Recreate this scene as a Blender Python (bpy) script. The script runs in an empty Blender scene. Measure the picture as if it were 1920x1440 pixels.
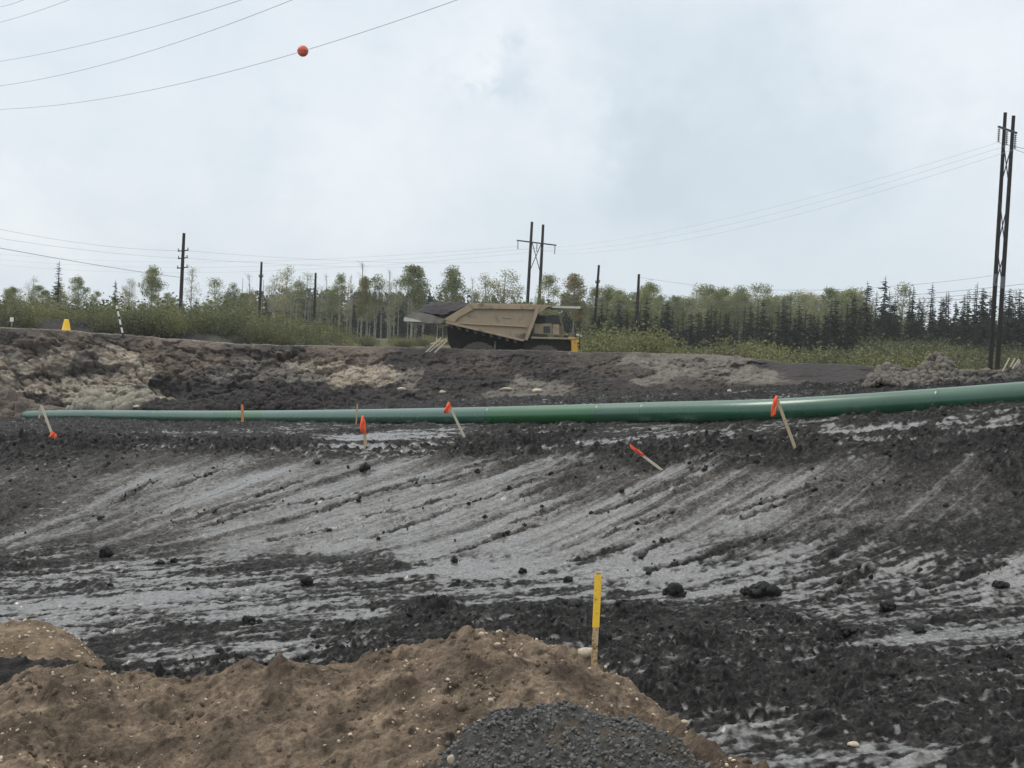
import bpy, math, random
import numpy as np
from mathutils import Matrix, Vector

C = bpy.context.scene.collection
SC = bpy.context.scene
rnd = random.Random(7)
F = 2637.0                      # focal length in photo pixels (1920 wide)
EYE = 5.0                       # eye height
PITCH = math.atan(80 / F)
ROLL = math.radians(2.6)

# ------------------------------------------------------------------ camera
_f = np.array([0, math.cos(PITCH), -math.sin(PITCH)])
_u0 = np.array([0, math.sin(PITCH), math.cos(PITCH)])
_r0 = np.array([1.0, 0, 0])
CR = math.cos(ROLL) * _r0 + math.sin(ROLL) * _u0
CU = -math.sin(ROLL) * _r0 + math.cos(ROLL) * _u0
cam_d = bpy.data.cameras.new('camera')
cam = bpy.data.objects.new('camera', cam_d)
C.objects.link(cam)
m = Matrix.Identity(4)
for i in range(3):
    m[i][0] = CR[i]; m[i][1] = CU[i]; m[i][2] = -_f[i]
m[2][3] = EYE
cam.matrix_world = m
cam_d.sensor_width = 36
cam_d.lens = 36 * F / 1920
cam_d.clip_end = 20000
cam_d.clip_start = 0.1
SC.camera = cam


def P(px, py, d):
    """world point seen at photo pixel (px, py) at forward distance d"""
    v = _f + (px - 960) / F * CR + (720 - py) / F * CU
    v = v * (d / v[1])
    return np.array([v[0], v[1], v[2] + EYE])


# ------------------------------------------------------------------ numpy noise
def _hash(ix, iy, seed):
    h = ix.astype(np.int32).view(np.uint32) * np.uint32(374761393)
    h += iy.astype(np.int32).view(np.uint32) * np.uint32(668265263)
    h += np.uint32((seed * 974634777) & 0xffffffff)
    h ^= h >> np.uint32(13); h *= np.uint32(1274126177)
    h ^= h >> np.uint32(15); h *= np.uint32(2246822519)
    h ^= h >> np.uint32(16)
    return (h & np.uint32(0xffffff)).astype(np.float32) * np.float32(1 / 0x1000000)


def perlin(x, y, seed=0):
    x, y = np.broadcast_arrays(np.asarray(x, np.float32), np.asarray(y, np.float32))
    ix = np.floor(x); iy = np.floor(y)
    fx = x - ix; fy = y - iy
    ux = fx * fx * fx * (fx * (fx * 6 - 15) + 10); uy = fy * fy * fy * (fy * (fy * 6 - 15) + 10)
    def g(dx, dy):
        a = _hash(ix + dx, iy + dy, seed) * np.float32(2 * math.pi)
        return np.cos(a) * (fx - dx) + np.sin(a) * (fy - dy)
    a = g(0, 0); b = g(1, 0); c = g(0, 1); d = g(1, 1)
    a += (b - a) * ux; c += (d - c) * ux
    return np.float32(1.5) * (a + (c - a) * uy)


def fbm(x, y, seed=0, octv=4, gain=0.5, ridged=False):
    s = 0; a = 1.0; t = 0
    for o in range(octv):
        n = perlin(x * 2 ** o + 17.3 * o, y * 2 ** o - 9.1 * o, seed + o)
        if ridged: n = 1 - 2 * np.abs(n)
        s = s + a * n; t += a; a *= gain
    return s / t


def clods(x, y, seed=0, fill=0.8, ang=0.5):
    """domed clods: height field 0..~1, from jittered cells"""
    x, y = np.broadcast_arrays(np.asarray(x, np.float32), np.asarray(y, np.float32))
    ix = np.floor(x); iy = np.floor(y)
    best = np.zeros_like(x)
    for dx in (-1, 0, 1):
        for dy in (-1, 0, 1):
            cx = ix + dx; cy = iy + dy
            h1 = _hash(cx, cy, seed); h2 = _hash(cx, cy, seed + 11); h3 = _hash(cx, cy, seed + 23)
            h4 = _hash(cx, cy, seed + 37)
            rx = x - (cx + 0.2 + 0.6 * h1); ry = y - (cy + 0.2 + 0.6 * h2)
            a = h4 * math.pi
            qx = rx * np.cos(a) + ry * np.sin(a); qy = -rx * np.sin(a) + ry * np.cos(a)
            r = 0.28 + 0.42 * h3
            d = np.sqrt(np.sqrt(qx ** 4 + (qy * (1.2 + ang * h1)) ** 4)) / r
            tl_ = 0.5 * (h1 - 0.5) * rx + 0.6 * (h2 - 0.5) * ry
            e = sstep(1.0, 0.45, d) * np.maximum(r * 0.85 * (h2 * 0.7 + 0.5) + 1.6 * tl_ - 0.12 * d * d * r, 0)
            e = np.where(h4 < fill, e, 0)
            best = np.maximum(best, e)
    return best


def facets(x, y, seed=0):
    """broken planar faces: height of the nearest random tilted plane, and a random value per face"""
    x, y = np.broadcast_arrays(np.asarray(x, np.float32), np.asarray(y, np.float32))
    ix = np.floor(x); iy = np.floor(y)
    bd = np.full(x.shape, 9.0, np.float32); val = np.zeros_like(bd); rv = np.zeros_like(bd)
    for dx in (-1, 0, 1):
        for dy in (-1, 0, 1):
            cx = ix + dx; cy = iy + dy
            h1 = _hash(cx, cy, seed); h2 = _hash(cx, cy, seed + 11); h3 = _hash(cx, cy, seed + 23); h4 = _hash(cx, cy, seed + 37)
            rx = x - (cx + 0.1 + 0.8 * h1); ry = y - (cy + 0.1 + 0.8 * h2)
            d = np.abs(rx + 0.35 * (h3 - .5) * ry) + np.abs(ry + .35 * (h4 - .5) * rx) + 0.5 * np.sqrt(rx * rx + ry * ry)
            k = d < bd
            bd = np.where(k, d, bd); val = np.where(k, (h3 - 0.5) * 0.9 + 1.3 * (h4 - 0.5) * rx + 1.0 * (h1 - 0.5) * ry, val); rv = np.where(k, h2, rv)
    return val, rv


def sstep(a, b, x):
    t = np.clip((x - a) / (b - a), 0, 1)
    return t * t * (3 - 2 * t)


# ------------------------------------------------------------------ object helpers
def tag(o, label=None, cat=None, group=None, kind=None):
    if label: o['label'] = label
    if cat: o['category'] = cat
    if group: o['group'] = group
    if kind: o['kind'] = kind
    return o


def mesh(name, v, f, mat=None, smooth=False):
    me = bpy.data.meshes.new(name)
    v = np.asarray(v, np.float32)
    if isinstance(f, np.ndarray):
        n, k = f.shape
        me.vertices.add(len(v)); me.vertices.foreach_set('co', v.ravel())
        me.loops.add(n * k); me.loops.foreach_set('vertex_index', f.ravel().astype(np.int32))
        me.polygons.add(n)
        me.polygons.foreach_set('loop_start', np.arange(0, n * k, k, dtype=np.int32))
        try: me.polygons.foreach_set('loop_total', np.full(n, k, np.int32))
        except Exception: pass
    else:
        me.from_pydata([tuple(map(float, p)) for p in v], [], f)
    if smooth:
        me.polygons.foreach_set('use_smooth', np.ones(len(me.polygons), bool))
    me.update(calc_edges=True)
    me.validate()
    if mat: me.materials.append(mat)
    return me


def link(name, me, parent=None, loc=None):
    o = bpy.data.objects.new(name, me)
    C.objects.link(o)
    if parent: o.parent = parent
    if loc is not None: o.location = loc
    return o


def fattr(me, name, arr):
    a = me.attributes.new(name, 'FLOAT', 'POINT')
    a.data.foreach_set('value', np.asarray(arr, np.float32).ravel())


def cattr(me, name, arr):
    a = me.attributes.new(name, 'FLOAT_COLOR', 'POINT')
    arr = np.asarray(arr, np.float32).reshape(-1, 3)
    a.data.foreach_set('color', np.concatenate([arr, np.ones((len(arr), 1), np.float32)], 1).ravel())


def grid_faces(nr, nc):
    i = np.arange(nr * nc).reshape(nr, nc)
    return np.stack([i[:-1, :-1], i[:-1, 1:], i[1:, 1:], i[1:, :-1]], -1).reshape(-1, 4)


class MB:
    """collects simple shapes into one mesh"""
    def __init__(s): s.v = []; s.f = []
    def add(s, v, f):
        n = len(s.v); s.v += [tuple(map(float, p)) for p in v]; s.f += [[i + n for i in q] for q in f]
    def box(s, a, b, bev=0.0):
        x0, y0, z0 = a; x1, y1, z1 = b
        s.add([(x0, y0, z0), (x1, y0, z0), (x1, y1, z0), (x0, y1, z0), (x0, y0, z1), (x1, y0, z1), (x1, y1, z1), (x0, y1, z1)],
              [[3, 2, 1, 0], [4, 5, 6, 7], [0, 1, 5, 4], [1, 2, 6, 5], [2, 3, 7, 6], [3, 0, 4, 7]])
    def prism(s, pts, y0, y1):
        """polygon in x,z extruded along y"""
        n = len(pts)
        s.add([(x, y0, z) for x, z in pts] + [(x, y1, z) for x, z in pts],
              [list(range(n)), list(range(2 * n - 1, n - 1, -1))] + [[(i + 1) % n, i, i + n, (i + 1) % n + n] for i in range(n)])
    def tube(s, pts, r, n=6, cap=True):
        pts = [np.array(p, float) for p in pts]
        rs = r if isinstance(r, (list, tuple, np.ndarray)) else [r] * len(pts)
        V = []
        for k, p in enumerate(pts):
            t = pts[min(k + 1, len(pts) - 1)] - pts[max(k - 1, 0)]
            t = t / (np.linalg.norm(t) + 1e-9)
            a = np.cross(t, (0, 0, 1) if abs(t[2]) < 0.9 else (1, 0, 0)); a /= np.linalg.norm(a)
            b = np.cross(t, a)
            for j in range(n):
                g = 2 * math.pi * j / n
                V.append(p + rs[k] * (math.cos(g) * a + math.sin(g) * b))
        Fs = []
        for k in range(len(pts) - 1):
            for j in range(n):
                j2 = (j + 1) % n
                Fs.append([k * n + j, k * n + j2, (k + 1) * n + j2, (k + 1) * n + j])
        if cap:
            Fs.append(list(range(n))[::-1]); Fs.append([(len(pts) - 1) * n + j for j in range(n)])
        s.add(V, Fs)
    def bar(s, p, q, w, h, side=None):
        """rectangular bar p->q, w across (side direction), h the other way"""
        p = np.array(p, float); q = np.array(q, float)
        t = (q - p) / np.linalg.norm(q - p)
        a = np.array(side, float) if side is not None else np.cross(t, (0, 0, 1) if abs(t[2]) < 0.9 else (0, 1, 0))
        a = a - t * a.dot(t); a /= np.linalg.norm(a)
        b = np.cross(t, a)
        V = [c + sx * a * w / 2 + sy * b * h / 2 for c in (p, q) for sx, sy in ((-1, -1), (1, -1), (1, 1), (-1, 1))]
        s.add(V, [[3, 2, 1, 0], [4, 5, 6, 7], [0, 1, 5, 4], [1, 2, 6, 5], [2, 3, 7, 6], [3, 0, 4, 7]])
    def mesh(s, name, mat, smooth=False): return mesh(name, s.v, s.f, mat, smooth)
    def build(s, name, mat, parent=None, smooth=False, bevel=0):
        o = link(name, s.mesh(name, mat, smooth), parent)
        if bevel:
            b = o.modifiers.new('bevel', 'BEVEL'); b.width = bevel; b.segments = 2; b.limit_method = 'ANGLE'
        return o


def empty(name, loc):
    o = bpy.data.objects.new(name, None); C.objects.link(o); o.location = loc
    o.empty_display_size = 0.3
    return o


# ------------------------------------------------------------------ materials
class NT:
    def __init__(s, name):
        s.m = bpy.data.materials.new(name); s.m.use_nodes = True
        s.t = s.m.node_tree; s.n = s.t.nodes; s.l = s.t.links
        s.b = s.n['Principled BSDF']
    def new(s, typ, **kw):
        n = s.n.new(typ)
        for k, v in kw.items(): setattr(n, k, v)
        return n
    def link(s, a, b): s.l.new(a, b)
    def noise(s, scale, detail=4, rough=0.55, co=None, stretch=None):
        n = s.new('ShaderNodeTexNoise'); n.inputs['Scale'].default_value = scale
        n.inputs['Detail'].default_value = detail; n.inputs['Roughness'].default_value = rough
        tc = s.new('ShaderNodeTexCoord')
        src = tc.outputs['Object']
        if stretch:
            mp = s.new('ShaderNodeMapping'); mp.inputs['Scale'].default_value = stretch
            s.link(src, mp.inputs[0]); src = mp.outputs[0]
        s.link(src, n.inputs['Vector'])
        return n.outputs['Fac']
    def rng(s, x, a, b, c, d, clamp=True):
        n = s.new('ShaderNodeMapRange'); n.clamp = clamp
        s.link(x, n.inputs[0])
        for i, v in zip((1, 2, 3, 4), (a, b, c, d)): n.inputs[i].default_value = v
        return n.outputs[0]
    def math(s, op, a, b=None):
        n = s.new('ShaderNodeMath', operation=op)
        for i, q in enumerate((a, b)):
            if q is None: continue
            if isinstance(q, (int, float)): n.inputs[i].default_value = q
            else: s.link(q, n.inputs[i])
        return n.outputs[0]
    def mix(s, fac, a, b, mode='MIX'):
        n = s.new('ShaderNodeMix', data_type='RGBA', blend_type=mode)
        for k, q in ((0, fac), (6, a), (7, b)):
            if isinstance(q, (int, float)): n.inputs[k].default_value = q
            elif isinstance(q, tuple): n.inputs[k].default_value = (*q, 1)
            else: s.link(q, n.inputs[k])
        return n.outputs[2]
    def attr(s, name, out='Fac'):
        n = s.new('ShaderNodeAttribute', attribute_name=name)
        return n.outputs[out]
    def bump(s, h, strength=0.5, dist=0.02):
        n = s.new('ShaderNodeBump'); n.inputs['Distance'].default_value = dist
        if isinstance(strength, (int, float)): n.inputs['Strength'].default_value = strength
        else: s.link(strength, n.inputs['Strength'])
        s.link(h, n.inputs['Height']); s.link(n.outputs[0], s.b.inputs['Normal'])
    def set(s, **kw):
        for k, v in kw.items():
            i = s.b.inputs[k.replace('_', ' ')]
            if isinstance(v, tuple): i.default_value = (*v, 1) if len(v) == 3 else v
            elif isinstance(v, (int, float)): i.default_value = v
            else: s.link(v, i)


def mk(name, col, rough=0.7, var=0.35, scale=6, spec=0.4, bump=0.0, dirt=None, dirt_amt=0.5, dscale=2.0, metal=0.0):
    """surface with uneven tone and optional dirt patches"""
    t = NT(name)
    n1 = t.noise(scale, 5)
    k = t.rng(n1, 0.25, 0.75, 1 - var, 1 + var, False)
    comb = t.new('ShaderNodeCombineColor')
    for i in range(3): t.link(k, comb.inputs[i])
    c = t.mix(1.0, col, comb.outputs[0], 'MULTIPLY')
    if dirt:
        d = t.rng(t.noise(dscale, 6, 0.65), 0.62 - 0.3 * dirt_amt, 0.78 - 0.3 * dirt_amt, 0, 1)
        c = t.mix(d, c, dirt)
    t.set(Base_Color=c, Roughness=rough, Metallic=metal)
    t.b.inputs['Specular IOR Level'].default_value = spec
    if bump: t.bump(t.noise(scale * 4, 5), bump, 0.02)
    return t.m


def mud_material():
    t = NT('wet_mud')
    wet = t.attr('wet'); col = t.attr('soil', 'Color')
    n1 = t.noise(9, 6, 0.6); n2 = t.noise(45, 4, 0.6)
    n4 = t.noise(17, 3, 0.5)
    k = t.math('MULTIPLY', t.rng(n1, 0.25, 0.75, 0.65, 1.35, False), t.rng(n4, 0.34, 0.66, 0.5, 1.5, False))
    comb = t.new('ShaderNodeCombineColor')
    for i in range(3): t.link(k, comb.inputs[i])
    c = t.mix(1.0, col, comb.outputs[0], 'MULTIPLY')
    w = t.math('ADD', wet, t.rng(t.math('ADD', t.math('MULTIPLY', n1, 0.5), t.math('MULTIPLY', n2, 0.5)), 0.35, 0.65, -0.24, 0.24, False))
    ro = t.rng(w, 0.05, 1.0, 0.72, 0.18)
    sp = t.rng(w, 0.15, 0.9, 0.10, 1.0)
    t.set(Base_Color=c, Roughness=ro)
    t.link(sp, t.b.inputs['Specular IOR Level'])
    h = t.math('ADD', t.math('MULTIPLY', n2, 0.5), n1)
    t.bump(h, t.rng(w, 0.0, 1.0, 0.9, 0.22), 0.03)
    return t.m


def soil_material(name, rough=0.85, spec=0.25, scale=14, bump=0.6):
    t = NT(name)
    col = t.attr('soil', 'Color')
    n1 = t.noise(scale, 6, 0.62); n2 = t.noise(scale * 5, 4, 0.6)
    k = t.rng(t.math('ADD', t.math('MULTIPLY', n1, 0.55), t.math('MULTIPLY', n2, 0.45)), 0.33, 0.67, 0.5, 1.5, False)
    comb = t.new('ShaderNodeCombineColor')
    for i in range(3): t.link(k, comb.inputs[i])
    t.set(Base_Color=t.mix(1.0, col, comb.outputs[0], 'MULTIPLY'), Roughness=rough)
    t.b.inputs['Specular IOR Level'].default_value = spec
    t.bump(t.math('ADD', n1, t.math('MULTIPLY', n2, 0.6)), bump, 0.04)
    return t.m


def leaf_material(name, col, col2, autumn=None):
    t = NT(name)
    oi = t.new('ShaderNodeObjectInfo')
    n = t.noise(0.9, 2)
    f = t.math('ADD', t.math('MULTIPLY', oi.outputs['Random'], 0.85), t.math('MULTIPLY', n, 0.45))
    c = t.mix(f, col, col2)
    n3 = t.noise(7, 2)
    k = t.rng(n3, 0.3, 0.7, 0.65, 1.4, False)
    comb = t.new('ShaderNodeCombineColor')
    for i in range(3): t.link(k, comb.inputs[i])
    c = t.mix(1.0, c, comb.outputs[0], 'MULTIPLY')
    if autumn:
        a = t.rng(t.noise(0.55, 3), 0.55, 0.7, 0, 0.8)
        c = t.mix(a, c, autumn)
    t.set(Base_Color=c, Roughness=0.6)
    t.b.inputs['Specular IOR Level'].default_value = 0.25
    tr = t.new('ShaderNodeBsdfTranslucent'); t.link(c, tr.inputs[0])
    ms = t.new('ShaderNodeMixShader'); ms.inputs[0].default_value = 0.3
    t.link(t.b.outputs[0], ms.inputs[1]); t.link(tr.outputs[0], ms.inputs[2])
    t.link(ms.outputs[0], t.n['Material Output'].inputs[0])
    return t.m


M = {}
M['mud'] = mud_material()
M['bank'] = soil_material('bank_soil', 0.85, 0.2, 4, 1.0)
M['mound'] = soil_material('sandy_soil', 0.9, 0.15, 11, 1.0)
M['crumb'] = mk('brown_soil_crumb', (0.105, 0.080, 0.058), 0.9, 0.45, 9, 0.15, 0.5)
M['clod'] = mk('black_mud_clod', (0.016, 0.0153, 0.015), 0.65, 0.4, 14, 0.2, 0.9)
M['gravel'] = mk('grey_gravel', (0.092, 0.090, 0.085), 0.6, 0.5, 20, 0.35, 0.4)
M['pebble'] = mk('pale_pebble', (0.42, 0.345, 0.26), 0.8, 0.6, 3, 0.3)
M['stone'] = mk('pale_stone', (0.45, 0.38, 0.29), 0.8, 0.25, 25, 0.3, 0.4)
M['clay'] = mk('grey_clay_rock', (0.21, 0.195, 0.16), 0.9, 0.35, 3, 0.2, 0.8, (0.09, 0.08, 0.07), 0.45, 1.2)
M['brownclay'] = mk('brown_clay_rock', (0.115, 0.092, 0.074), 0.9, 0.35, 3, 0.2, 0.8, (0.05, 0.044, 0.04), 0.5, 1.0)
M['far'] = mk('dry_grass_ground', (0.085, 0.08, 0.045), 0.95, 0.5, 0.6, 0.1)
M['wood_pole'] = mk('dark_pole_wood', (0.022, 0.018, 0.017), 0.85, 0.3, 4, 0.2)
M['steel'] = mk('dull_line_steel', (0.12, 0.125, 0.13), 0.5, 0.1, 4, 0.4)
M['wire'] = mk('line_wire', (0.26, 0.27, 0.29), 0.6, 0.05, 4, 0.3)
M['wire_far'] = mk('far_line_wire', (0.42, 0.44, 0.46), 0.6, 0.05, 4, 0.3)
M['insul'] = mk('insulator_glass', (0.10, 0.11, 0.12), 0.4, 0.1, 4, 0.5)
M['band'] = mk('pale_pole_band', (0.11, 0.115, 0.12), 0.6, 0.1, 4, 0.4)
M['lath'] = mk('weathered_lath', (0.42, 0.33, 0.21), 0.8, 0.3, 30, 0.25)
M['lath_pale'] = mk('pale_lath', (0.55, 0.48, 0.38), 0.8, 0.2, 30, 0.25)
M['faded'] = mk('faded_orange_lath', (0.62, 0.22, 0.09), 0.7, 0.25, 14, 0.3)
M['ribbon'] = mk('orange_flagging', (0.95, 0.13, 0.045), 0.5, 0.12, 20, 0.4)
M['yellow'] = mk('yellow_marker_paint', (0.86, 0.52, 0.045), 0.6, 0.15, 40, 0.35, 0, (0.3, 0.2, 0.06), 0.25, 20)
M['yellow_cone'] = mk('yellow_plastic', (0.80, 0.50, 0.02), 0.5, 0.08, 4, 0.4)
M['ball'] = mk('orange_marker_ball', (0.55, 0.085, 0.035), 0.45, 0.1, 2, 0.4)
M['white'] = mk('white_paint', (0.72, 0.71, 0.68), 0.6, 0.1, 6, 0.4)
M['blackp'] = mk('black_band', (0.02, 0.018, 0.018), 0.6, 0.1, 6, 0.3)
M['tan'] = mk('dusty_tan_paint', (0.345, 0.275, 0.19), 0.75, 0.16, 0.9, 0.3, 0.1, (0.135, 0.115, 0.09), 0.3, 0.9)
M['tanrib'] = mk('dusty_tan_rib', (0.37, 0.285, 0.19), 0.75, 0.16, 1.2, 0.3, 0.1, (0.15, 0.125, 0.095), 0.3, 1.3)
M['tail'] = mk('muddy_grey_steel', (0.17, 0.155, 0.135), 0.7, 0.3, 1.5, 0.3, 0.1, (0.07, 0.065, 0.06), 0.6, 1.4)
M['tailgrey'] = mk('scuffed_grey_steel', (0.225, 0.205, 0.175), 0.7, 0.25, 1.5, 0.3, 0.1, (0.12, 0.11, 0.10), 0.45, 1.1)
M['trkdark'] = mk('dirty_dark_steel', (0.030, 0.027, 0.025), 0.8, 0.4, 3, 0.3)
M['bright'] = mk('scraped_pale_steel', (0.55, 0.54, 0.5), 0.5, 0.15, 4, 0.4)
M['trkyellow'] = mk('truck_yellow', (0.62, 0.34, 0.05), 0.6, 0.15, 3, 0.4, 0, (0.2, 0.14, 0.07), 0.35, 3)
M['deck'] = mk('deck_grey_tan', (0.30, 0.255, 0.17), 0.75, 0.2, 3, 0.3)
M['rubber'] = mk('tyre_rubber', (0.085, 0.075, 0.065), 0.85, 0.3, 3, 0.2, 0, (0.06, 0.052, 0.045), 0.5, 3)
M['glass'] = mk('dark_glass', (0.012, 0.014, 0.016), 0.15, 0.1, 3, 0.5)
M['bark'] = mk('pale_aspen_bark', (0.26, 0.25, 0.215), 0.85, 0.4, 2.5, 0.2, 0, (0.06, 0.055, 0.05), 0.35, 2.0)
M['darkbark'] = mk('dark_bark', (0.045, 0.04, 0.034), 0.9, 0.3, 3, 0.2)
M['aspen_leaf'] = leaf_material('aspen_leaf', (0.124, 0.153, 0.070), (0.240, 0.260, 0.111))
M['aspen_pale'] = leaf_material('pale_aspen_leaf', (0.195, 0.221, 0.114), (0.299, 0.293, 0.150))
M['aspen_autumn'] = leaf_material('autumn_aspen_leaf', (0.117, 0.143, 0.058), (0.208, 0.195, 0.078), (0.390, 0.143, 0.052))
M['spruce'] = leaf_material('spruce_needles', (0.024, 0.036, 0.027), (0.042, 0.054, 0.034))
M['willow'] = leaf_material('willow_leaf', (0.075, 0.095, 0.036), (0.205, 0.20, 0.078))
M['willow_dark'] = leaf_material('dark_shrub_leaf', (0.068, 0.082, 0.038), (0.125, 0.128, 0.058))


# ------------------------------------------------------------------ sky and light
w = bpy.data.worlds.new('World'); SC.world = w; w.use_nodes = True
nt = w.node_tree; N = nt.nodes; L = nt.links
bg = N['Background']
SUN_EL, SUN_AZ = math.radians(52), math.radians(-60)     # azimuth measured from +Y (ahead) towards +X


def wnode(typ, **kw):
    n = N.new(typ)
    for k, v in kw.items(): setattr(n, k, v)
    return n


sky = wnode('ShaderNodeTexSky'); sky.sky_type = 'NISHITA'; sky.sun_disc = False
sky.sun_elevation = SUN_EL; sky.sun_rotation = SUN_AZ; sky.air_density = 1.0; sky.dust_density = 3.0
skys = wnode('ShaderNodeVectorMath', operation='SCALE'); L.new(sky.outputs[0], skys.inputs[0]); skys.inputs['Scale'].default_value = 0.10
tc = wnode('ShaderNodeTexCoord')
mp = wnode('ShaderNodeMapping'); mp.inputs['Scale'].default_value = (1.0, 1.0, 2.0); L.new(tc.outputs['Generated'], mp.inputs[0])
def wnoise(scale, detail, rough, dist):
    n = wnode('ShaderNodeTexNoise'); n.inputs['Scale'].default_value = scale; n.inputs['Detail'].default_value = detail
    n.inputs['Roughness'].default_value = rough; n.inputs['Distortion'].default_value = dist
    L.new(mp.outputs[0], n.inputs['Vector']); return n.outputs['Fac']
def wmath(op, a, b=None, clamp=False):
    n = wnode('ShaderNodeMath', operation=op); n.use_clamp = clamp
    for i, q in enumerate((a, b)):
        if q is None: continue
        if isinstance(q, (int, float)): n.inputs[i].default_value = q
        else: L.new(q, n.inputs[i])
    return n.outputs[0]
nA = wnoise(4.0, 6, 0.52, 0.6)
nB = wnoise(11.0, 7, 0.55, 0.8)
# warp used to break up the cloud banks
wn = wnode('ShaderNodeTexNoise'); wn.inputs['Scale'].default_value = 10; wn.inputs['Detail'].default_value = 8; wn.inputs['Roughness'].default_value = 0.62
L.new(tc.outputs['Generated'], wn.inputs['Vector'])
wv = wnode('ShaderNodeVectorMath', operation='SUBTRACT'); L.new(wn.outputs['Color'], wv.inputs[0]); wv.inputs[1].default_value = (0.5, 0.5, 0.5)
wsc = wnode('ShaderNodeVectorMath', operation='SCALE'); L.new(wv.outputs[0], wsc.inputs[0]); wsc.inputs['Scale'].default_value = 0.20
wad = wnode('ShaderNodeVectorMath', operation='ADD'); L.new(tc.outputs['Generated'], wad.inputs[0]); L.new(wsc.outputs[0], wad.inputs[1])
acc = wmath('ADD', wmath('MULTIPLY', wmath('SUBTRACT', nA, 0.5), 0.48), wmath('MULTIPLY', wmath('SUBTRACT', nB, 0.5), 0.32))
# cloud banks: photo direction, angular radius (deg), height factor, strength
for (px, py, rad, hf, st) in [(930, 60, 4.5, 1.6, .42), (600, 250, 7, 1.2, .30), (1060, 200, 3, 1.0, .35), (960, 165, 2.4, 1.7, -.5), (900, 150, 1.6, 2.2, -.3), (1010, 120, 1.6, 1.3, -.35),
                              (465, 275, 3.0, 1.0, -.34), (1250, 180, 6, 1.4, -.30), (1500, 330, 8, 1.5, -.34), (1240, 190, 2.2, 1.3, -.2), (1850, 90, 7, 1.3, .4),
                              (1700, 430, 4, 1.6, .2), (90, 430, 4, 2.0, .35), (150, 150, 7, 1.5, .12), (740, 380, 5, 1.6, .12), (1360, 200, 1.8, 1, .25), (1180, 320, 3, 1, -.2)]:
    dv = P(px, py, 1.0) - np.array([0, 0, EYE]); dv /= np.linalg.norm(dv)
    sb = wnode('ShaderNodeVectorMath', operation='SUBTRACT'); L.new(wad.outputs[0], sb.inputs[0]); sb.inputs[1].default_value = tuple(dv)
    ml = wnode('ShaderNodeVectorMath', operation='MULTIPLY'); L.new(sb.outputs[0], ml.inputs[0]); ml.inputs[1].default_value = (1, 1, hf)
    ln = wnode('ShaderNodeVectorMath', operation='LENGTH'); L.new(ml.outputs[0], ln.inputs[0])
    mr = wnode('ShaderNodeMapRange'); mr.interpolation_type = 'SMOOTHSTEP'
    L.new(ln.outputs['Value'], mr.inputs[0]); r = math.radians(rad)
    mr.inputs[1].default_value = 0.15 * r; mr.inputs[2].default_value = 1.35 * r; mr.inputs[3].default_value = st * 0.6; mr.inputs[4].default_value = 0
    acc = wmath('ADD', acc, mr.outputs[0])
fac = wmath('ADD', acc, 0.5, True)
ramp = wnode('ShaderNodeValToRGB')
ramp.color_ramp.elements[0].position = 0.12; ramp.color_ramp.elements[0].color = (0.595, 0.69, 0.77, 1)
ramp.color_ramp.elements[1].position = 0.88; ramp.color_ramp.elements[1].color = (0.885, 0.925, 0.96, 1)
e = ramp.color_ramp.elements.new(0.42); e.color = (0.685, 0.768, 0.842, 1)
e = ramp.color_ramp.elements.new(0.60); e.color = (0.765, 0.832, 0.892, 1)
L.new(fac, ramp.inputs[0])
mxs = wnode('ShaderNodeMix', data_type='RGBA'); mxs.inputs[0].default_value = 0.93
L.new(skys.outputs[0], mxs.inputs[6]); L.new(ramp.outputs[0], mxs.inputs[7])
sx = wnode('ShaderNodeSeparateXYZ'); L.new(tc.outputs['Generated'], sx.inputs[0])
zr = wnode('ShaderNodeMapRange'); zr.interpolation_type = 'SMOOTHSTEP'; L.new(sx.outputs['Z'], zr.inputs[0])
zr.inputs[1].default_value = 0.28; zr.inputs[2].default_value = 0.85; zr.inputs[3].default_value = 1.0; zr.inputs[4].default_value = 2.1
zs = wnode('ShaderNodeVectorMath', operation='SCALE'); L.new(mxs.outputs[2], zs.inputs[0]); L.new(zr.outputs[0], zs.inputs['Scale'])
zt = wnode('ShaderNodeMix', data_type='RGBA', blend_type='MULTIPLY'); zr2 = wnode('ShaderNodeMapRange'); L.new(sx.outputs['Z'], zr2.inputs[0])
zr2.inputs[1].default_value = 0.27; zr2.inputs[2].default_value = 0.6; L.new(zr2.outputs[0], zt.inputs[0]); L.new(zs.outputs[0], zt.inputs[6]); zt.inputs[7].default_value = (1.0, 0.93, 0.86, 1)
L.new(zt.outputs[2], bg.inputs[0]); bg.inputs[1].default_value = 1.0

sd = bpy.data.lights.new('sun', 'SUN'); sd.energy = 1.15; sd.angle = math.radians(22); sd.color = (1, 0.96, 0.9)
so = bpy.data.objects.new('sun', sd); C.objects.link(so)
dirv = Vector((math.sin(SUN_AZ) * math.cos(SUN_EL), math.cos(SUN_AZ) * math.cos(SUN_EL), math.sin(SUN_EL)))
so.rotation_euler = dirv.to_track_quat('Z', 'Y').to_euler(); so.location = (-40, 40, 60)
SC.view_settings.view_transform = 'Standard'; SC.view_settings.look = 'None'
SC.view_settings.exposure = 0.08; SC.view_settings.gamma = 1
SC.cycles.use_denoising = True
SC.cycles.max_bounces = 5; SC.cycles.diffuse_bounces = 3; SC.cycles.glossy_bounces = 3; SC.cycles.transmission_bounces = 3

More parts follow.
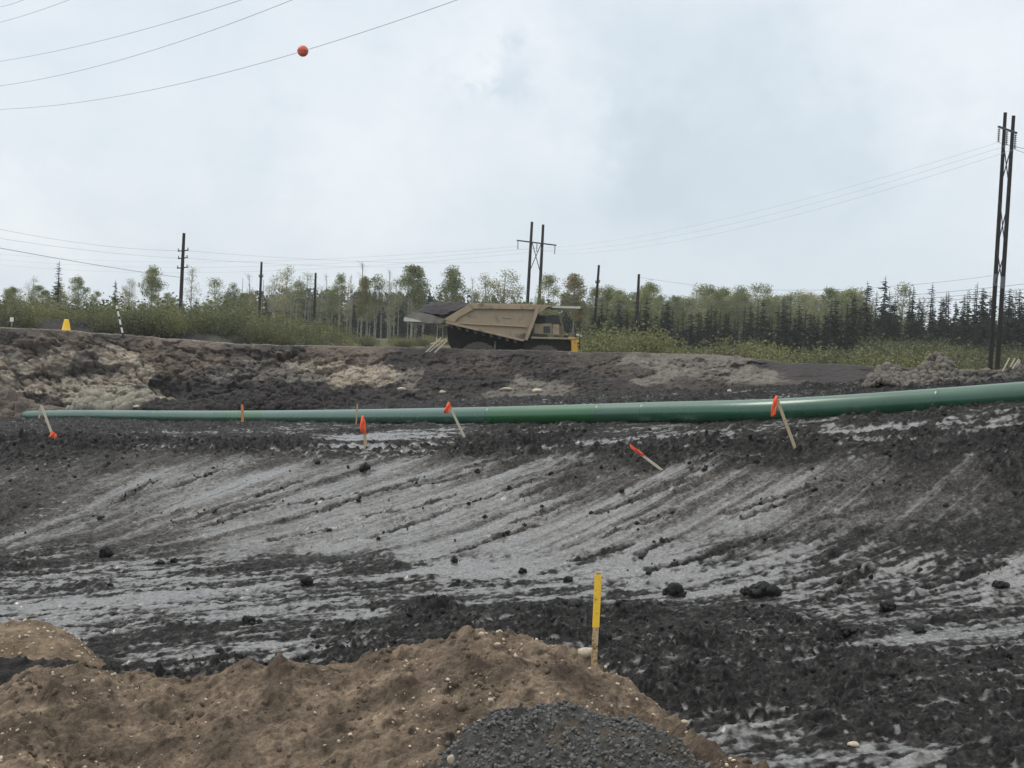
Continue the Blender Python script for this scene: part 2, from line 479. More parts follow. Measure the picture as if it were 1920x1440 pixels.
# ------------------------------------------------------------------ ground of the pit: macro shape
ctrl = []
def cp(px, py, d): ctrl.append(P(px, py, d))
for px, zf in ((-500, -5.2), (0, -5.1), (480, -4.85), (960, -4.6), (1440, -4.4), (1920, -4.2), (2400, -4.0)):
    for d in (7.0, 13.0, 18.5, 22.0):
        x = (px - 960) / F * d
        ctrl.append(np.array([x, d, EYE + zf - (0.8 if d < 12.9 else 0.55 if d < 14 else 0) * (1 if px < 1200 else 0)]))
for px, toe, dt, cr, dc in ((-450, 1030, 32.5, 830, 49), (0, 1040, 31, 835, 46), (480, 1035, 30.5, 838, 44), (960, 1052, 29, 840, 40), (1440, 1118, 25.6, 845, 34), (1920, 1150, 23.6, 838, 31), (2400, 1180, 22.5, 830, 29)):
    cp(px, toe, dt); cp(px, cr, dc)
pipe_ctl = [(52, 787.5, 81.2), (70, 786.5, 80.2), (400, 793, 67), (700, 795, 54.5), (1000, 794, 46), (1250, 790, 41), (1450, 789, 37.5), (1700, 775, 35.6), (1920, 760, 34.2), (2300, 732, 32.6)]
for a in pipe_ctl: cp(*a)
for a in ((1450, 788, 36.8), (1700, 769, 34.9), (1920, 753, 33.4), (2300, 724, 31.8), (1920, 757, 32.8)): cp(*a)
toe_ctl = [(-600, 792, 97), (0, 784, 93), (300, 768, 88), (700, 762, 81), (1000, 754, 74), (1200, 746, 66.5), (1440, 736, 60), (1640, 727, 55.5), (1920, 712, 51), (2500, 680, 47)]
for px, py, d in toe_ctl:
    p = P(px, py, d); ctrl.append(p)
    for k in (8, 40): ctrl.append(np.array([p[0] * (d + k) / d, d + k, p[2] - 0.15 * k]))
ctrl = np.array(ctrl)


def _tps_fit(c):
    n = len(c); X = c[:, :2] / 10
    d = np.linalg.norm(X[:, None] - X[None], axis=2)
    K = d ** 2 * np.log(d + 1e-9) + np.eye(n) * 0.02
    Pm = np.concatenate([np.ones((n, 1)), X], 1)
    A = np.block([[K, Pm], [Pm.T, np.zeros((3, 3))]])
    return X, np.linalg.solve(A, np.concatenate([c[:, 2], np.zeros(3)]))


TX, TW = _tps_fit(ctrl)


def macro(X, Y):
    X = np.asarray(X, float); Y = np.asarray(Y, float)
    sh = X.shape; x = X.ravel() / 10; y = Y.ravel() / 10
    out = TW[-3] + TW[-2] * x + TW[-1] * y
    for i in range(len(TX)):
        r2 = (x - TX[i, 0]) ** 2 + (y - TX[i, 1]) ** 2
        out = out + TW[i] * r2 * 0.5 * np.log(r2 + 1e-12)
    return out.reshape(sh)


def hit(px, py, d0=9.0, d1=110.0):
    ds = np.arange(d0, d1, 0.05)
    v = _f + (px - 960) / F * CR + (720 - py) / F * CU
    pts = np.outer(ds / v[1], v); pts[:, 2] += EYE
    g = macro(pts[:, 0], pts[:, 1])
    k = np.argmax(pts[:, 2] < g)
    return pts[k] if pts[k, 2] < g[k] else pts[-1]


# wetness control: rows of (px, value) in the photo, carried onto the ground they show
WET = {835: [(0, .0), (500, .0), (960, .0), (1450, .0), (1900, .0)],
       862: [(0, .05), (500, .3), (960, .2), (1250, .05), (1450, .1), (1900, .0)],
       900: [(-200, .3), (0, .25), (250, .55), (480, .62), (700, .68), (950, .62), (1100, .3), (1250, .45), (1450, .75), (1600, .4), (1800, .25), (2100, .2)],
       960: [(-200, .25), (0, .2), (200, .3), (450, .5), (650, .72), (900, .85), (1150, .78), (1400, .8), (1600, .46), (1800, .3), (2100, .25)],
       1010: [(0, .28), (250, .3), (500, .7), (650, .95), (760, 1.0), (900, .9), (1100, .75), (1350, .6), (1600, .3), (1800, .2)],
       1060: [(0, .2), (250, .4), (500, .4), (690, .25), (850, .9), (1000, .85), (1250, .8), (1450, .55), (1650, .4), (1850, .55)],
       1110: [(-200, .5), (0, .5), (250, .5), (450, .45), (700, .3), (900, .4), (1100, .5), (1300, .65), (1500, .6), (1700, .5), (1900, .6), (2100, .6)],
       1150: [(100, .7), (300, .55), (450, .65), (650, .6), (800, .05), (1100, .0), (1400, .15), (1650, .6), (1850, .6)],
       1190: [(150, .6), (350, .5), (450, .5), (650, .15), (850, .0), (1200, 0), (1500, 0), (1750, .5), (1900, .6), (2100, .5)],
       1250: [(100, .1), (400, .1), (700, 0), (1300, 0), (1650, 0), (1900, .15)],
       1340: [(300, 0), (1300, 0), (1600, 0.0), (1900, .0)],
       1420: [(300, 0), (1380, .5), (1500, .62), (1650, .55), (1900, .1)]}
wp = []
for py, row in WET.items():
    for px, v in row:
        h = hit(px, py); wp.append((h[0], h[1], v))
for x, y, v in ((-14, 58, 0), (-5, 48, 0.1), (0, 44, .1), (6, 37, .05), (14, 33, 0), (-25, 75, 0), (-20, 50, 0), (18, 30, .1), (10, 50, 0), (18, 42, 0), (25, 40, 0), (12, 46, 0), (5, 56, 0), (0, 62, 0), (-8, 65, 0), (20, 48, 0)): wp.append((x, y, v))
wp = np.array(wp)
# bare wet streaks seen on the shelf behind the ridge
for px, py, v in ((700, 817, .7), (740, 818, .5), (1260, 806, .5), (1360, 805, .5), (1440, 803, .3), (1560, 802, .36), (1700, 796, .38), (1800, 788, .42), (1880, 800, .3), (1620, 790, .05), (1500, 822, 0), (1700, 815, 0), (1880, 822, 0), (1300, 826, 0), (1750, 780, .05), (1350, 798, .2), (520, 808, .3)):
    h = hit(px, py); wp = np.vstack([wp, (h[0], h[1], v)])


def wet_control(X, Y):
    sx = 9.0 / np.maximum(Y, 8); num = 0; den = 1e-9
    for x, y, v in wp:
        s = 0.055 * y; sd = 0.075 * y
        k = 1 / (((X - x) / s) ** 2 + ((Y - y) / sd) ** 2 + 0.02) ** 1.8
        num = num + k * v; den = den + k
    return num / den


def streak_coord(X, Y, ang0, ang1, xa, xb):
    dy = np.maximum(Y - 30, -2.5)
    lo = X - 24; hi = X + 5
    for _ in range(15):
        a = (lo + hi) * 0.5
        f = a + np.tan(ang0 + (ang1 - ang0) * sstep(xa, xb, a)) * dy - X
        hi = np.where(f > 0, a, hi); lo = np.where(f > 0, lo, a)
    a = (lo + hi) * 0.5
    # below y = 30 the lines go on straight
    a = a - np.tan(ang0 + (ang1 - ang0) * sstep(xa, xb, a)) * np.minimum(Y - 27.5, 0)
    return a


GROOVES = [[(1245, 856), (1089, 893), (980, 933)], [(1120, 870), (1037, 889), (870, 950), (691, 1011)], [(852, 930), (775, 955), (684, 968)], [(1300, 900), (1169, 948), (1118, 969)], [(1183, 1024), (1081, 1053)], [(1267, 1010), (1198, 1042)],
           [(902, 886), (826, 907), (740, 918)], [(782, 900), (690, 930), (600, 962)], [(226, 860), (135, 907), (36, 955), (-20, 1000)], [(284, 907), (219, 948)], [(700, 926), (585, 940), (485, 955), (386, 988)], [(620, 995), (510, 1017)],
           [(1563, 900), (1435, 944), (1366, 962)], [(1522, 926), (1395, 973)], [(1701, 904), (1621, 933)], [(1439, 1010), (1366, 1028), (1220, 1072)], [(1676, 944), (1530, 977)], [(1632, 1068), (1541, 1130)], [(1315, 882), (1220, 926)],
           [(560, 905), (430, 950), (330, 985)], [(1010, 985), (930, 1010), (850, 1040)], [(1880, 1060), (1740, 1105)], [(420, 880), (330, 915)], [(1090, 935), (960, 985)], [(1260, 960), (1130, 1010)]]
GR = []
for g_ in GROOVES:
    q = [hit(*p_)[:2] for p_ in g_]
    GR.append(q)


def grooves(X, Y, wobx):
    best = np.full(X.shape, 9.0, np.float32); side = np.zeros(X.shape, np.float32)
    for q in GR:
        for (ax, ay), (bx_, by_) in zip(q[:-1], q[1:]):
            m_ = (X > min(ax, bx_) - 1) & (X < max(ax, bx_) + 1) & (Y > min(ay, by_) - 1) & (Y < max(ay, by_) + 1)
            if not m_.any(): continue
            x = X[m_] + wobx[m_]; y = Y[m_]; hx = bx_ - ax; hy = by_ - ay; l2 = hx * hx + hy * hy
            t = np.clip(((x - ax) * hx + (y - ay) * hy) / l2, 0, 1)
            dx = x - ax - t * hx; dy = y - ay - t * hy
            d = np.sqrt(dx * dx + dy * dy)
            b0 = best[m_]; k = d < b0
            sg = side[m_]; sg[k] = np.sign(dx * hy - dy * hx)[k]; side[m_] = sg
            best[m_] = np.minimum(b0, d)
    return best, side


def ground_detail(X, Y):
    """height offset, wetness and soil tone of the churned mud"""
    wc = wet_control(X, Y)
    toeY = 29.5 - 0.16 * X + 0.5 * perlin(X * 0.3, Y * 0.3, 5)
    onslope = sstep(-2.0, 2.0, Y - toeY)
    # dozer streaks down the slope, and flatter tracks across the floor
    a1 = streak_coord(X, Y, math.radians(3), math.radians(46), -15, -6.5)
    wob = 0.10 * perlin(X * 0.8, Y * 0.35, 71)
    s1 = (0.45 * perlin((a1 + wob) * 0.9, Y * 0.07, 1) + 0.55 * perlin((a1 + wob) * 2.3, Y * 0.11, 2) + 0.55 * perlin((a1 + wob) * 5.5, Y * 0.2, 3)
          + 0.45 * perlin((a1 + wob) * 12, Y * 0.4, 4) + 0.25 * perlin(a1 * 29, Y * 0.9, 6))
    ca, sa = math.cos(math.radians(27)), math.sin(math.radians(27))
    al = X * ca + Y * sa; ac = -X * sa + Y * ca
    ac = ac + 0.25 * perlin(al * 0.25, ac * 0.3, 9)
    s2 = (0.55 * perlin(ac * 0.9, al * 0.13, 11) + 0.5 * perlin(ac * 2.2, al * 0.25, 12) + 0.4 * perlin(ac * 5, al * 0.5, 13)
          + 0.3 * perlin(ac * 11, al * 1.6, 14))
    rag = fbm(X * 3.1, Y * 3.1, 31, 4, 0.6)
    crestY = np.interp(X, [-30, -16.8, -8, 0, 6.2, 11.3, 16, 24], [49, 46, 43.2, 39.2, 33.6, 30.9, 29, 27]).astype(np.float32)
    shelf = sstep(-1.6, 0.8, Y - crestY + 0.9 * rag)
    s3 = 0.6 * perlin((Y + 0.45 * X) * 1.1, X * 0.12, 21) + 0.6 * perlin((Y + 0.45 * X) * 2.6, X * 0.3, 22) + 0.35 * perlin((Y + 0.45 * X) * 6, X * 0.9, 23)
    st = (s1 * onslope + s2 * (1 - onslope)) * (1 - shelf) + s3 * shelf
    fl1 = perlin(a1 * 4.2 + 2 * rag, Y * 1.7, 35); fl2 = perlin(X * 5.5, Y * 3.5, 37); fl3 = perlin(X * 12, Y * 7, 39)
    flk = 0.5 * fl1 * onslope + 0.45 * fl2 + 0.35 * fl3
    big = fbm(X * 0.55, Y * 0.4, 41, 3)
    s1low = 0.45 * perlin((a1 + wob) * 0.9, Y * 0.07, 1) + 0.6 * perlin((a1 + wob) * 2.1, Y * 0.10, 2) + 0.45 * perlin((a1 + wob) * 4.6, Y * 0.17, 3)
    s1hi = perlin((a1 + 0.4 * wob) * 9, Y * 0.33, 4) + 0.7 * perlin((a1 + 0.4 * wob) * 19, Y * 0.7, 6)
    wet_s = sstep(-0.70, 0.90, (wc - 0.55) * 1.6 + 0.95 * s1low + 0.22 * rag + 0.25 * big + 0.22 * flk + 0.22 * s1hi) * (1 - 0.55 * sstep(0.22, 0.6, s1hi + 0.5 * fl1))
    wet_f = sstep(-0.25, 0.50, (wc - 0.48) * 1.35 + (s2 * (1 - shelf) + s3 * shelf) * 1.0 + rag * 0.45 + big * 0.3 + flk * 0.8)
    osl = onslope * (1 - shelf)
    wet = wet_s * osl + wet_f * (1 - osl)
    # relief
    ridgezone = np.exp(-((Y - crestY - 1.6) / 2.6) ** 2)
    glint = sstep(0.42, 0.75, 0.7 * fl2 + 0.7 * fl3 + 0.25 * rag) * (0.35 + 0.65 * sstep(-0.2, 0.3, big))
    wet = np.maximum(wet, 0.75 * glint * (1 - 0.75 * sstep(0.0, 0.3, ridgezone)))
    gd, gside = grooves(X, Y, 0.06 * rag + 0.05 * perlin(X * 2.5, Y * 2.5, 33))
    gm = sstep(0.17, 0.04, gd - 0.10 * rag)
    wet = wet * (1 - gm)
    rough = (1 - wet)
    c1 = clods(X * 1.9 + 0.2 * rag, Y * 1.9, 3, 0.55)
    c2 = clods(X * 4.3, Y * 4.3 + 0.2 * rag, 5, 0.75)
    c3 = clods(X * 9.5, Y * 9.5, 7, 0.8)
    c4 = clods(X * 20, Y * 20, 9, 0.85)
    lv = 0.45 + 0.9 * sstep(-0.3, 0.35, fbm(X * 0.6, Y * 0.5, 53, 3))
    lump = 0.20 * c1 * sstep(-0.25, 0.4, fbm(X * 0.8, Y * 0.8, 51, 2)) + 0.12 * c2 * lv + 0.066 * c3 * lv + 0.032 * c4
    h = 0.10 * fbm(X * 0.7, Y * 0.7, 61, 4) + 0.04 * fbm(X * 3.5, Y * 3.5, 65, 4, 0.6)
    churn = sstep(0.35, 0.02, wc)                 # places with hardly any smooth mud are churned deepest
    amp = 0.45 + 0.75 * churn
    h = h * (0.35 + 0.9 * rough) + 0.014 * (fl2 + 0.8 * fl3) + 0.012 * perlin(X * 22, Y * 14, 67) + lump * rough * amp * (0.55 + 0.45 * (1 - onslope * (1 - churn))) + gm * (-0.05 + 0.10 * c3 + 0.05 * c2) + sstep(0.34, 0.2, gd) * sstep(0.06, 0.16, gd) * 0.05 * (0.6 + rag)
    # grooves and smeared ridges that follow the streaks
    h = h + onslope * (1 - shelf) * (0.034 * s1 + 0.03 * np.abs(perlin((a1 + wob) * 2.3, Y * 0.11, 2))) + (1 - onslope) * 0.045 * s2 + (1 - onslope) * churn * (0.07 * fbm(ac * 0.8, al * 0.22, 95, 3, .55, True) + 0.04 * fbm(ac * 2.0, al * 0.7, 97, 2, .5, True)) - 0.05 * (1 - onslope) * churn
    # clods left sitting on the smooth mud
    few = clods(X * 2.6, Y * 2.6, 15, 0.16)
    h = h + 0.15 * few * sstep(-0.1, 0.3, fbm(X * 0.9, Y * 0.9, 91, 2)) + 0.03 * clods(X * 7, Y * 7, 17, 0.2) * wet
    # the pushed-up ridge along the edge in front of the shelf
    ridge = np.exp(-((Y - crestY - 0.8) / 1.8) ** 2)
    h = h + ridge * (0.22 * c1 + 0.20 * c2 + 0.16 * clods(X * 1.1, Y * 1.1, 19, .6)) * (0.35 + 0.65 * sstep(9, -2, X)) * (1 - 0.9 * wet)
    tone = 0.5 + 0.5 * fbm(X * 0.45, Y * 0.45, 81, 4)
    g = perlin(X * 6, Y * 6, 83)
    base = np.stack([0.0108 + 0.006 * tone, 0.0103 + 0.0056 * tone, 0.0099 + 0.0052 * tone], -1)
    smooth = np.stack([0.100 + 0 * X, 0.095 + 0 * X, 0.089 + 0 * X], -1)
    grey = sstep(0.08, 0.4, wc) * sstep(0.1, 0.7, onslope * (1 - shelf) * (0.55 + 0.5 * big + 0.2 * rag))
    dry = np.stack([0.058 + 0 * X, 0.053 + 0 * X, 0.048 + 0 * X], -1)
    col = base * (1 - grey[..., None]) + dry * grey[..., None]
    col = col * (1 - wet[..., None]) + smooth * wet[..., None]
    fleck = (sstep(0.3, 0.75, perlin(X * 9, Y * 6, 85)) + 0.8 * sstep(0.25, 0.7, perlin(X * 20, Y * 13, 87)) + 0.6 * sstep(0.2, 0.6, perlin(X * 3.5, Y * 2.6, 89))) * rough
    col = col * (1 - 0.35 * (sstep(0.0, 0.5, perlin(X * 5, Y * 4, 93)) * rough)[..., None]) + fleck[..., None] * np.array((0.026, 0.0245, 0.023))
    return h, wet, col


# rows dense near the camera and growing with distance
ys = [7.0]
while ys[-1] < 100:
    y = ys[-1]
    ys.append(y + (0.02 + 0.00075 * max(0, y - 12) + (0.10 if y < 12.5 else 0)) * (1.0 if y < 50 else 2.2))
ys = np.array(ys)
us = np.linspace(-0.5, 0.5, 1260)
YY, UU = np.meshgrid(ys, us, indexing='ij')
XX = UU * (YY + 5)
# stop at the foot of the bank
toeP = np.array([P(*a) for a in toe_ctl])
print('ground verts', XX.size)
hh, wet, col = ground_detail(XX.astype(np.float32), YY.astype(np.float32))
ZZ = macro(XX, YY) + hh
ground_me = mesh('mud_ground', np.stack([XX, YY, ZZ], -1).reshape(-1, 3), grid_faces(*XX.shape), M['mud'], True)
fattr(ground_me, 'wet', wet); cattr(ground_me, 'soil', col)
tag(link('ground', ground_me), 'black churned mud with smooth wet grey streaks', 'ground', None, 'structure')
del hh, col, ZZ


def gz(x, y):
    """height of the finished mud surface at one point"""
    X = np.array([[x]], float); Y = np.array([[y]], float)
    return float(macro(X, Y)[0, 0] + ground_detail(X, Y)[0][0, 0])


def hitf(px, py):
    h = hit(px, py)
    ds = np.arange(max(9, h[1] - 9), h[1] + 0.5, 0.04)
    v = _f + (px - 960) / F * CR + (720 - py) / F * CU
    pts = np.outer(ds / v[1], v); pts[:, 2] += EYE
    X = pts[:, :1]; Y = pts[:, 1:2]
    g = (macro(X, Y) + ground_detail(X, Y)[0])[:, 0]
    k = np.argmax(pts[:, 2] < g)
    return pts[k] if pts[k, 2] < g[k] else h


# ------------------------------------------------------------------ cut bank behind the pipe
crest_ctl = [(-700, 590, 104), (-300, 603, 103), (0, 614, 101), (120, 619, 100), (300, 633, 98), (450, 645, 95), (640, 649, 92), (760, 652, 88), (960, 656, 83), (1090, 660, 80), (1210, 661, 75),
             (1300, 664, 71), (1400, 671, 68), (1480, 680, 66), (1640, 687, 63), (1800, 694, 60), (1920, 692, 58), (2600, 700, 54)]
pxs = np.linspace(-650, 2450, 1500)
def curve(ctl):
    a = np.array(ctl, float)
    return np.interp(pxs, a[:, 0], a[:, 1]), np.interp(pxs, a[:, 0], a[:, 2])
tpy, td = curve(toe_ctl); cpy, cd = curve(crest_ctl)
toe = np.array([P(a, b, c) for a, b, c in zip(pxs, tpy, td)])
cre = np.array([P(a, b, c) for a, b, c in zip(pxs, cpy, cd)])
cre[:, 2] += 0.10 * fbm(cre[:, 0] * 0.35, cre[:, 0] * 0, 3, 4)
ts = np.concatenate([np.linspace(-0.2, 0, 6)[:-1], np.linspace(0, 1, 120), 1 + np.linspace(0, 1, 26)[1:]])
ROADZ = EYE - 2.85
V = np.zeros((len(ts), len(pxs), 3))
for k, t in enumerate(ts):
    if t <= 1:
        V[k] = toe + (cre - toe) * (t if t < 0 else 0.75 * t ** 0.62 + 0.25 * t)
        if t > 0: V[k, :, 2] = toe[:, 2] + (cre[:, 2] - toe[:, 2]) * t
    else:
        s = t - 1
        V[k] = cre
        back = 0.8 + 4.5 * s
        V[k, :, 1] += back * s * 1.1 + 0.0
        V[k, :, 0] *= V[k, :, 1] / cre[:, 1]
        V[k, :, 2] = cre[:, 2] + (ROADZ - 0.15 - cre[:, 2]) * sstep(0.05, 1, s)
T = np.repeat(ts[:, None], len(pxs), 1); PX = np.repeat(pxs[None], len(ts), 0)
Ux = V[..., 0] * 1.0; Vv = V[..., 2] * 1.0 + V[..., 1] * 0.35
face = sstep(-0.02, 0.12, T) * sstep(1.02, 0.80, T)
smoothzone = sstep(1380, 1480, PX) * sstep(1680, 1600, PX)
rill = fbm(Ux * 0.9, Vv * 0.25, 201, 4, 0.55)
big = fbm(Ux * 0.22, Vv * 0.35, 205, 4, 0.55)
ck1 = clods(Ux * 0.75 + 0.3 * rill, Vv * 0.75, 207, 0.5); ck2 = clods(Ux * 1.9, Vv * 1.9 + 0.3 * rill, 209, 0.55); ck3 = clods(Ux * 4.2, Vv * 4.2, 211, 0.7)
leftz = sstep(760, 500, PX)
strata = fbm(Ux * 0.5, Vv * 2.2, 217, 4, 0.6, True)
crack = fbm(Ux * 0.55 + 0.9 * Vv + 0.4 * big, Vv * 0.45 - 0.2 * Ux, 219, 4, 0.55, True)
fine = fbm(Ux * 3.2, Vv * 3.2, 213, 4, 0.65)
fa, fr = facets(Ux * 0.33 + 0.35 * rill, Vv * 0.5 + 0.25 * big, 341); fb, fr2 = facets(Ux * 0.95 + 0.3 * fine, Vv * 1.15 + 0.2 * rill, 343)
d = (1.0 * fa * (0.15 + leftz) + 0.24 * fb + 0.55 * big * (0.4 + leftz) + 0.30 * rill - 0.55 * sstep(0.55, 0.95, crack) * (0.25 + leftz) + 0.15 * ck1 * (0.3 + leftz) + 0.09 * ck2 + 0.09 * ck3 + 0.30 * fine + 0.16 * strata * leftz) * face * (1 - 0.72 * smoothzone)
crk = sstep(0.62, 0.95, crack) * (0.2 + 0.6 * leftz)
V[..., 1] -= d * 0.9; V[..., 2] += d * 0.42
top = sstep(0.9, 1.0, T) * sstep(1.5, 1.1, T)
V[..., 2] += top * (0.05 * ck3 + 0.05 * fine + 0.16 * ck2 * sstep(0.3, 0.6, fbm(Ux * 0.3, Ux * 0 + 5, 77, 2) + 0.4) * sstep(600, 800, PX)) * (1 - 0.7 * smoothzone)
# soil kinds by place along (photo px of the nominal line) and height share t
DK, BR, TN, GY, PT, CH = (0.033, 0.029, 0.0275), (0.108, 0.085, 0.067), (0.255, 0.215, 0.168), (0.125, 0.112, 0.097), (0.25, 0.225, 0.175), (0.058, 0.048, 0.041)
SOIL = [(-500, .5, BR), (-300, .2, TN), (0, .9, CH), (60, .75, BR), (0, .5, TN), (100, .55, TN), (40, .6, GY), (60, .3, TN), (60, .18, CH), (90, .42, CH), (130, .5, GY), (120, .4, PT), (20, .1, BR), (150, .8, BR), (200, .95, CH), (180, .6, GY), (230, .62, TN),
        (250, .45, TN), (200, .35, TN), (200, .2, PT), (270, .15, PT), (300, .6, BR), (280, .8, BR), (330, .5, BR), (320, .3, DK), (400, .7, BR), (380, .9, BR), (430, .5, GY), (400, .25, DK), (470, .8, CH), (520, .9, DK),
        (500, .55, GY), (480, .3, DK), (560, .5, GY), (580, .65, TN), (560, .3, DK), (630, .6, TN), (620, .85, BR), (660, .45, TN), (700, .6, TN), (680, .8, BR), (730, .42, TN), (740, .7, DK), (640, .25, DK), (760, .4, GY), (720, .2, DK),
        (800, .8, DK), (820, .4, DK), (800, .1, DK), (900, .7, CH), (920, .3, DK), (960, .22, GY), (1000, .8, DK), (1020, .22, GY), (1050, .5, DK), (1100, .8, CH), (1120, .3, DK), (1180, .6, CH), (1220, .8, GY), (1240, .4, GY), (1200, .15, DK),
        (1290, .7, GY), (1330, .5, GY), (1350, .8, GY), (1400, .6, GY), (1430, .4, GY), (1400, .2, CH), (1300, .2, CH), (1480, .8, DK), (1500, .5, DK), (1560, .6, DK), (1600, .3, DK), (1640, .8, DK), (1480, .2, CH), (1700, .5, GY), (1760, .7, GY), (1850, .6, CH), (1900, .5, GY), (2100, .5, CH), (2400, .5, CH)]
wx = PX + 34 * fbm(Ux * 0.55, Vv * 0.55, 301, 4, 0.6) * 2; wt = T + 0.22 * fbm(Ux * 0.4 + 40, Vv * 0.6, 305, 4, 0.6)
num = np.zeros(PX.shape + (3,)); den = np.zeros(PX.shape)
for sx, st, c in SOIL:
    k = 1 / (((wx + 30 * (fr - .5) - sx) / 55) ** 2 + ((wt - st) / 0.17) ** 2 + 0.01) ** 5
    num += k[..., None] * np.array(c); den += k
col = num / den[..., None]
roadtop = (sstep(0.985, 1.005, T) * sstep(1.35, 1.1, T) * sstep(0.0, 0.5, 0.6 + fbm(Ux * 0.5, T * 0, 311, 3)))[..., None]
rt_ = np.array((0.17, 0.15, 0.12)) * (1 + 0.9 * sstep(760, 560, PX))[..., None]
col = col * (1 - roadtop * 0.8) + rt_ * roadtop * 0.8
damp = sstep(0.1, 0.55, fbm(Ux * 0.8, Vv * 0.8, 315, 4, 0.6) + 0.25 * ck1)[..., None]
col = col * (1 - 0.32 * damp)
speck = sstep(0.1, 0.5, fbm(Ux * 2.6, Vv * 2.6, 331, 4, 0.7))[..., None]
col = col * (1 - 0.3 * speck * (1 - smoothzone[..., None]))
col = col * (1 - 0.35 * crk[..., None])
col = col * (0.82 + 0.26 * fr + 0.12 * fr2)[..., None]
fl = (sstep(0.5, 0.75, perlin(Ux * 3.3, Vv * 3.3, 321)) * sstep(0.1, 0.3, perlin(Ux * 0.6, Vv * 0.6, 323)))[..., None]
col = col + fl * 0.05 * (1 - 0.8 * smoothzone[..., None])
bank_me = mesh('cut_bank', V.reshape(-1, 3), grid_faces(*V.shape[:2]), M['bank'], True)
cattr(bank_me, 'soil', col)
tag(link('terrain_bank', bank_me), 'steep cut bank of brown and black soil behind the green pipe', 'bank', None, 'structure')
bank_crest = cre.copy()


def crest_at(px):
    return np.array([np.interp(px, pxs, cre[:, i]) for i in range(3)])


# ------------------------------------------------------------------ plain beyond the bank
def plain_z(X, Y):
    X = np.asarray(X, float); Y = np.asarray(Y, float)
    return EYE - 2.85 + 2.35 * sstep(96, 190, Y) + 0.25 * fbm(X * 0.05, Y * 0.05, 401, 3) * sstep(95, 120, Y)


angs = np.linspace(-0.95, 0.95, 400)
cx = cre[:, 0] / cre[:, 1]
rows = np.concatenate([np.linspace(0, 1, 60) ** 1.6 * 320, np.array([420, 600, 900, 1500, 3000, 8000])])
st0 = np.interp(angs, cx, cre[:, 1]) + 3.0
FY = st0[None] + rows[:, None]; FX = angs[None] * FY
FZ = plain_z(FX, FY) + 0.06 * fbm(FX * 0.8, FY * 0.8, 405, 3)
far_me = mesh('plain', np.stack([FX, FY, FZ], -1).reshape(-1, 3), grid_faces(*FX.shape), M['far'], True)
tag(link('terrain_plain', far_me), 'grassy flat ground behind the bank and under the trees', 'ground', None, 'structure')

# low dark soil berm at the left under the bushes
bx = np.linspace(-75, 0, 420); bt = np.linspace(-1, 1, 46)
BX, BT = np.meshgrid(bx, bt, indexing='xy')
ctp = np.interp(960 + bx / 111 * F, [-400, 0, 130, 200, 400, 500, 600, 660], [572, 592, 600, 603, 610, 628, 640, 655])
bz = np.array([P(960 + x / 111 * F, p, 111)[2] for x, p in zip(bx, ctp)])
BY = 111 + BT * 8 + 0.8 * fbm(BX * 0.2, BT * 0, 421, 2)
prof = np.clip(1 - np.abs(BT) ** 1.5, 0, 1)
base = plain_z(BX, BY) - 0.3
BZ = base + np.maximum(bz[None] - base, 0.05) * prof + (0.35 * clods(BX * .8, BY * .8, 423, .5) + 0.25 * clods(BX * 2, BY * 2, 425, .6) + 0.35 * fbm(BX * .4, BY * .4, 427, 3)) * prof
berm_me = mesh('soil_berm', np.stack([BX, BY, BZ], -1).reshape(-1, 3), grid_faces(*BX.shape), M['bank'], True)
bc = np.array((0.03, 0.029, 0.029))[None, None] * (0.8 + 0.5 * fbm(BX * .5, BY * .5, 429, 3))[..., None]
gb = sstep(0.15, 0.4, fbm(BX * 0.3, BY * 0.3, 431, 3))[..., None]
bc = bc * (1 - 0.6 * gb) + np.array((0.07, 0.075, 0.035)) * gb * 0.6
cattr(berm_me, 'soil', bc)
tag(link('terrain_berm', berm_me), 'low berm of black soil under the bushes on the left', 'berm', None, 'structure')


def berm_top(x):
    return float(np.interp(x, bx, bz))


# ------------------------------------------------------------------ heaps in the foreground
def heap(name, label, cat, crest, Ymin, Ymax, sf, sb, mat, colf, res, detail, width=(None, None), rnd_r=0.35, edge=None):
    """heap whose crest line is (px, py, d); falls sf in front, sb behind"""
    c = np.array([P(*a) for a in crest]); x0 = width[0] if width[0] is not None else c[0, 0]; x1 = width[1] if width[1] is not None else c[-1, 0]
    X, Y = np.meshgrid(np.arange(x0, x1, res), np.arange(Ymin, Ymax, res * 1.15))
    zc = np.interp(X, c[:, 0], c[:, 2]); yc = np.interp(X, c[:, 0], c[:, 1])
    d = Y - yc
    Z = zc - np.where(d < 0, sf * (np.sqrt(d * d + rnd_r ** 2) - rnd_r), sb * (np.sqrt(d * d + rnd_r ** 2) - rnd_r))
    Z = Z + detail(X, Y)
    me = mesh(name, np.stack([X, Y, Z], -1).reshape(-1, 3), grid_faces(*X.shape), mat, True)
    cattr(me, 'soil', colf(X, Y, Z))
    o = tag(link(name, me), label, cat)
    return lambda x, y: float(np.interp(x, c[:, 0], c[:, 2]) - (sf if y < np.interp(x, c[:, 0], c[:, 1]) else sb) * (math.hypot(y - np.interp(x, c[:, 0], c[:, 1]), rnd_r) - rnd_r) + detail(np.array([[x]]), np.array([[y]]))[0, 0])


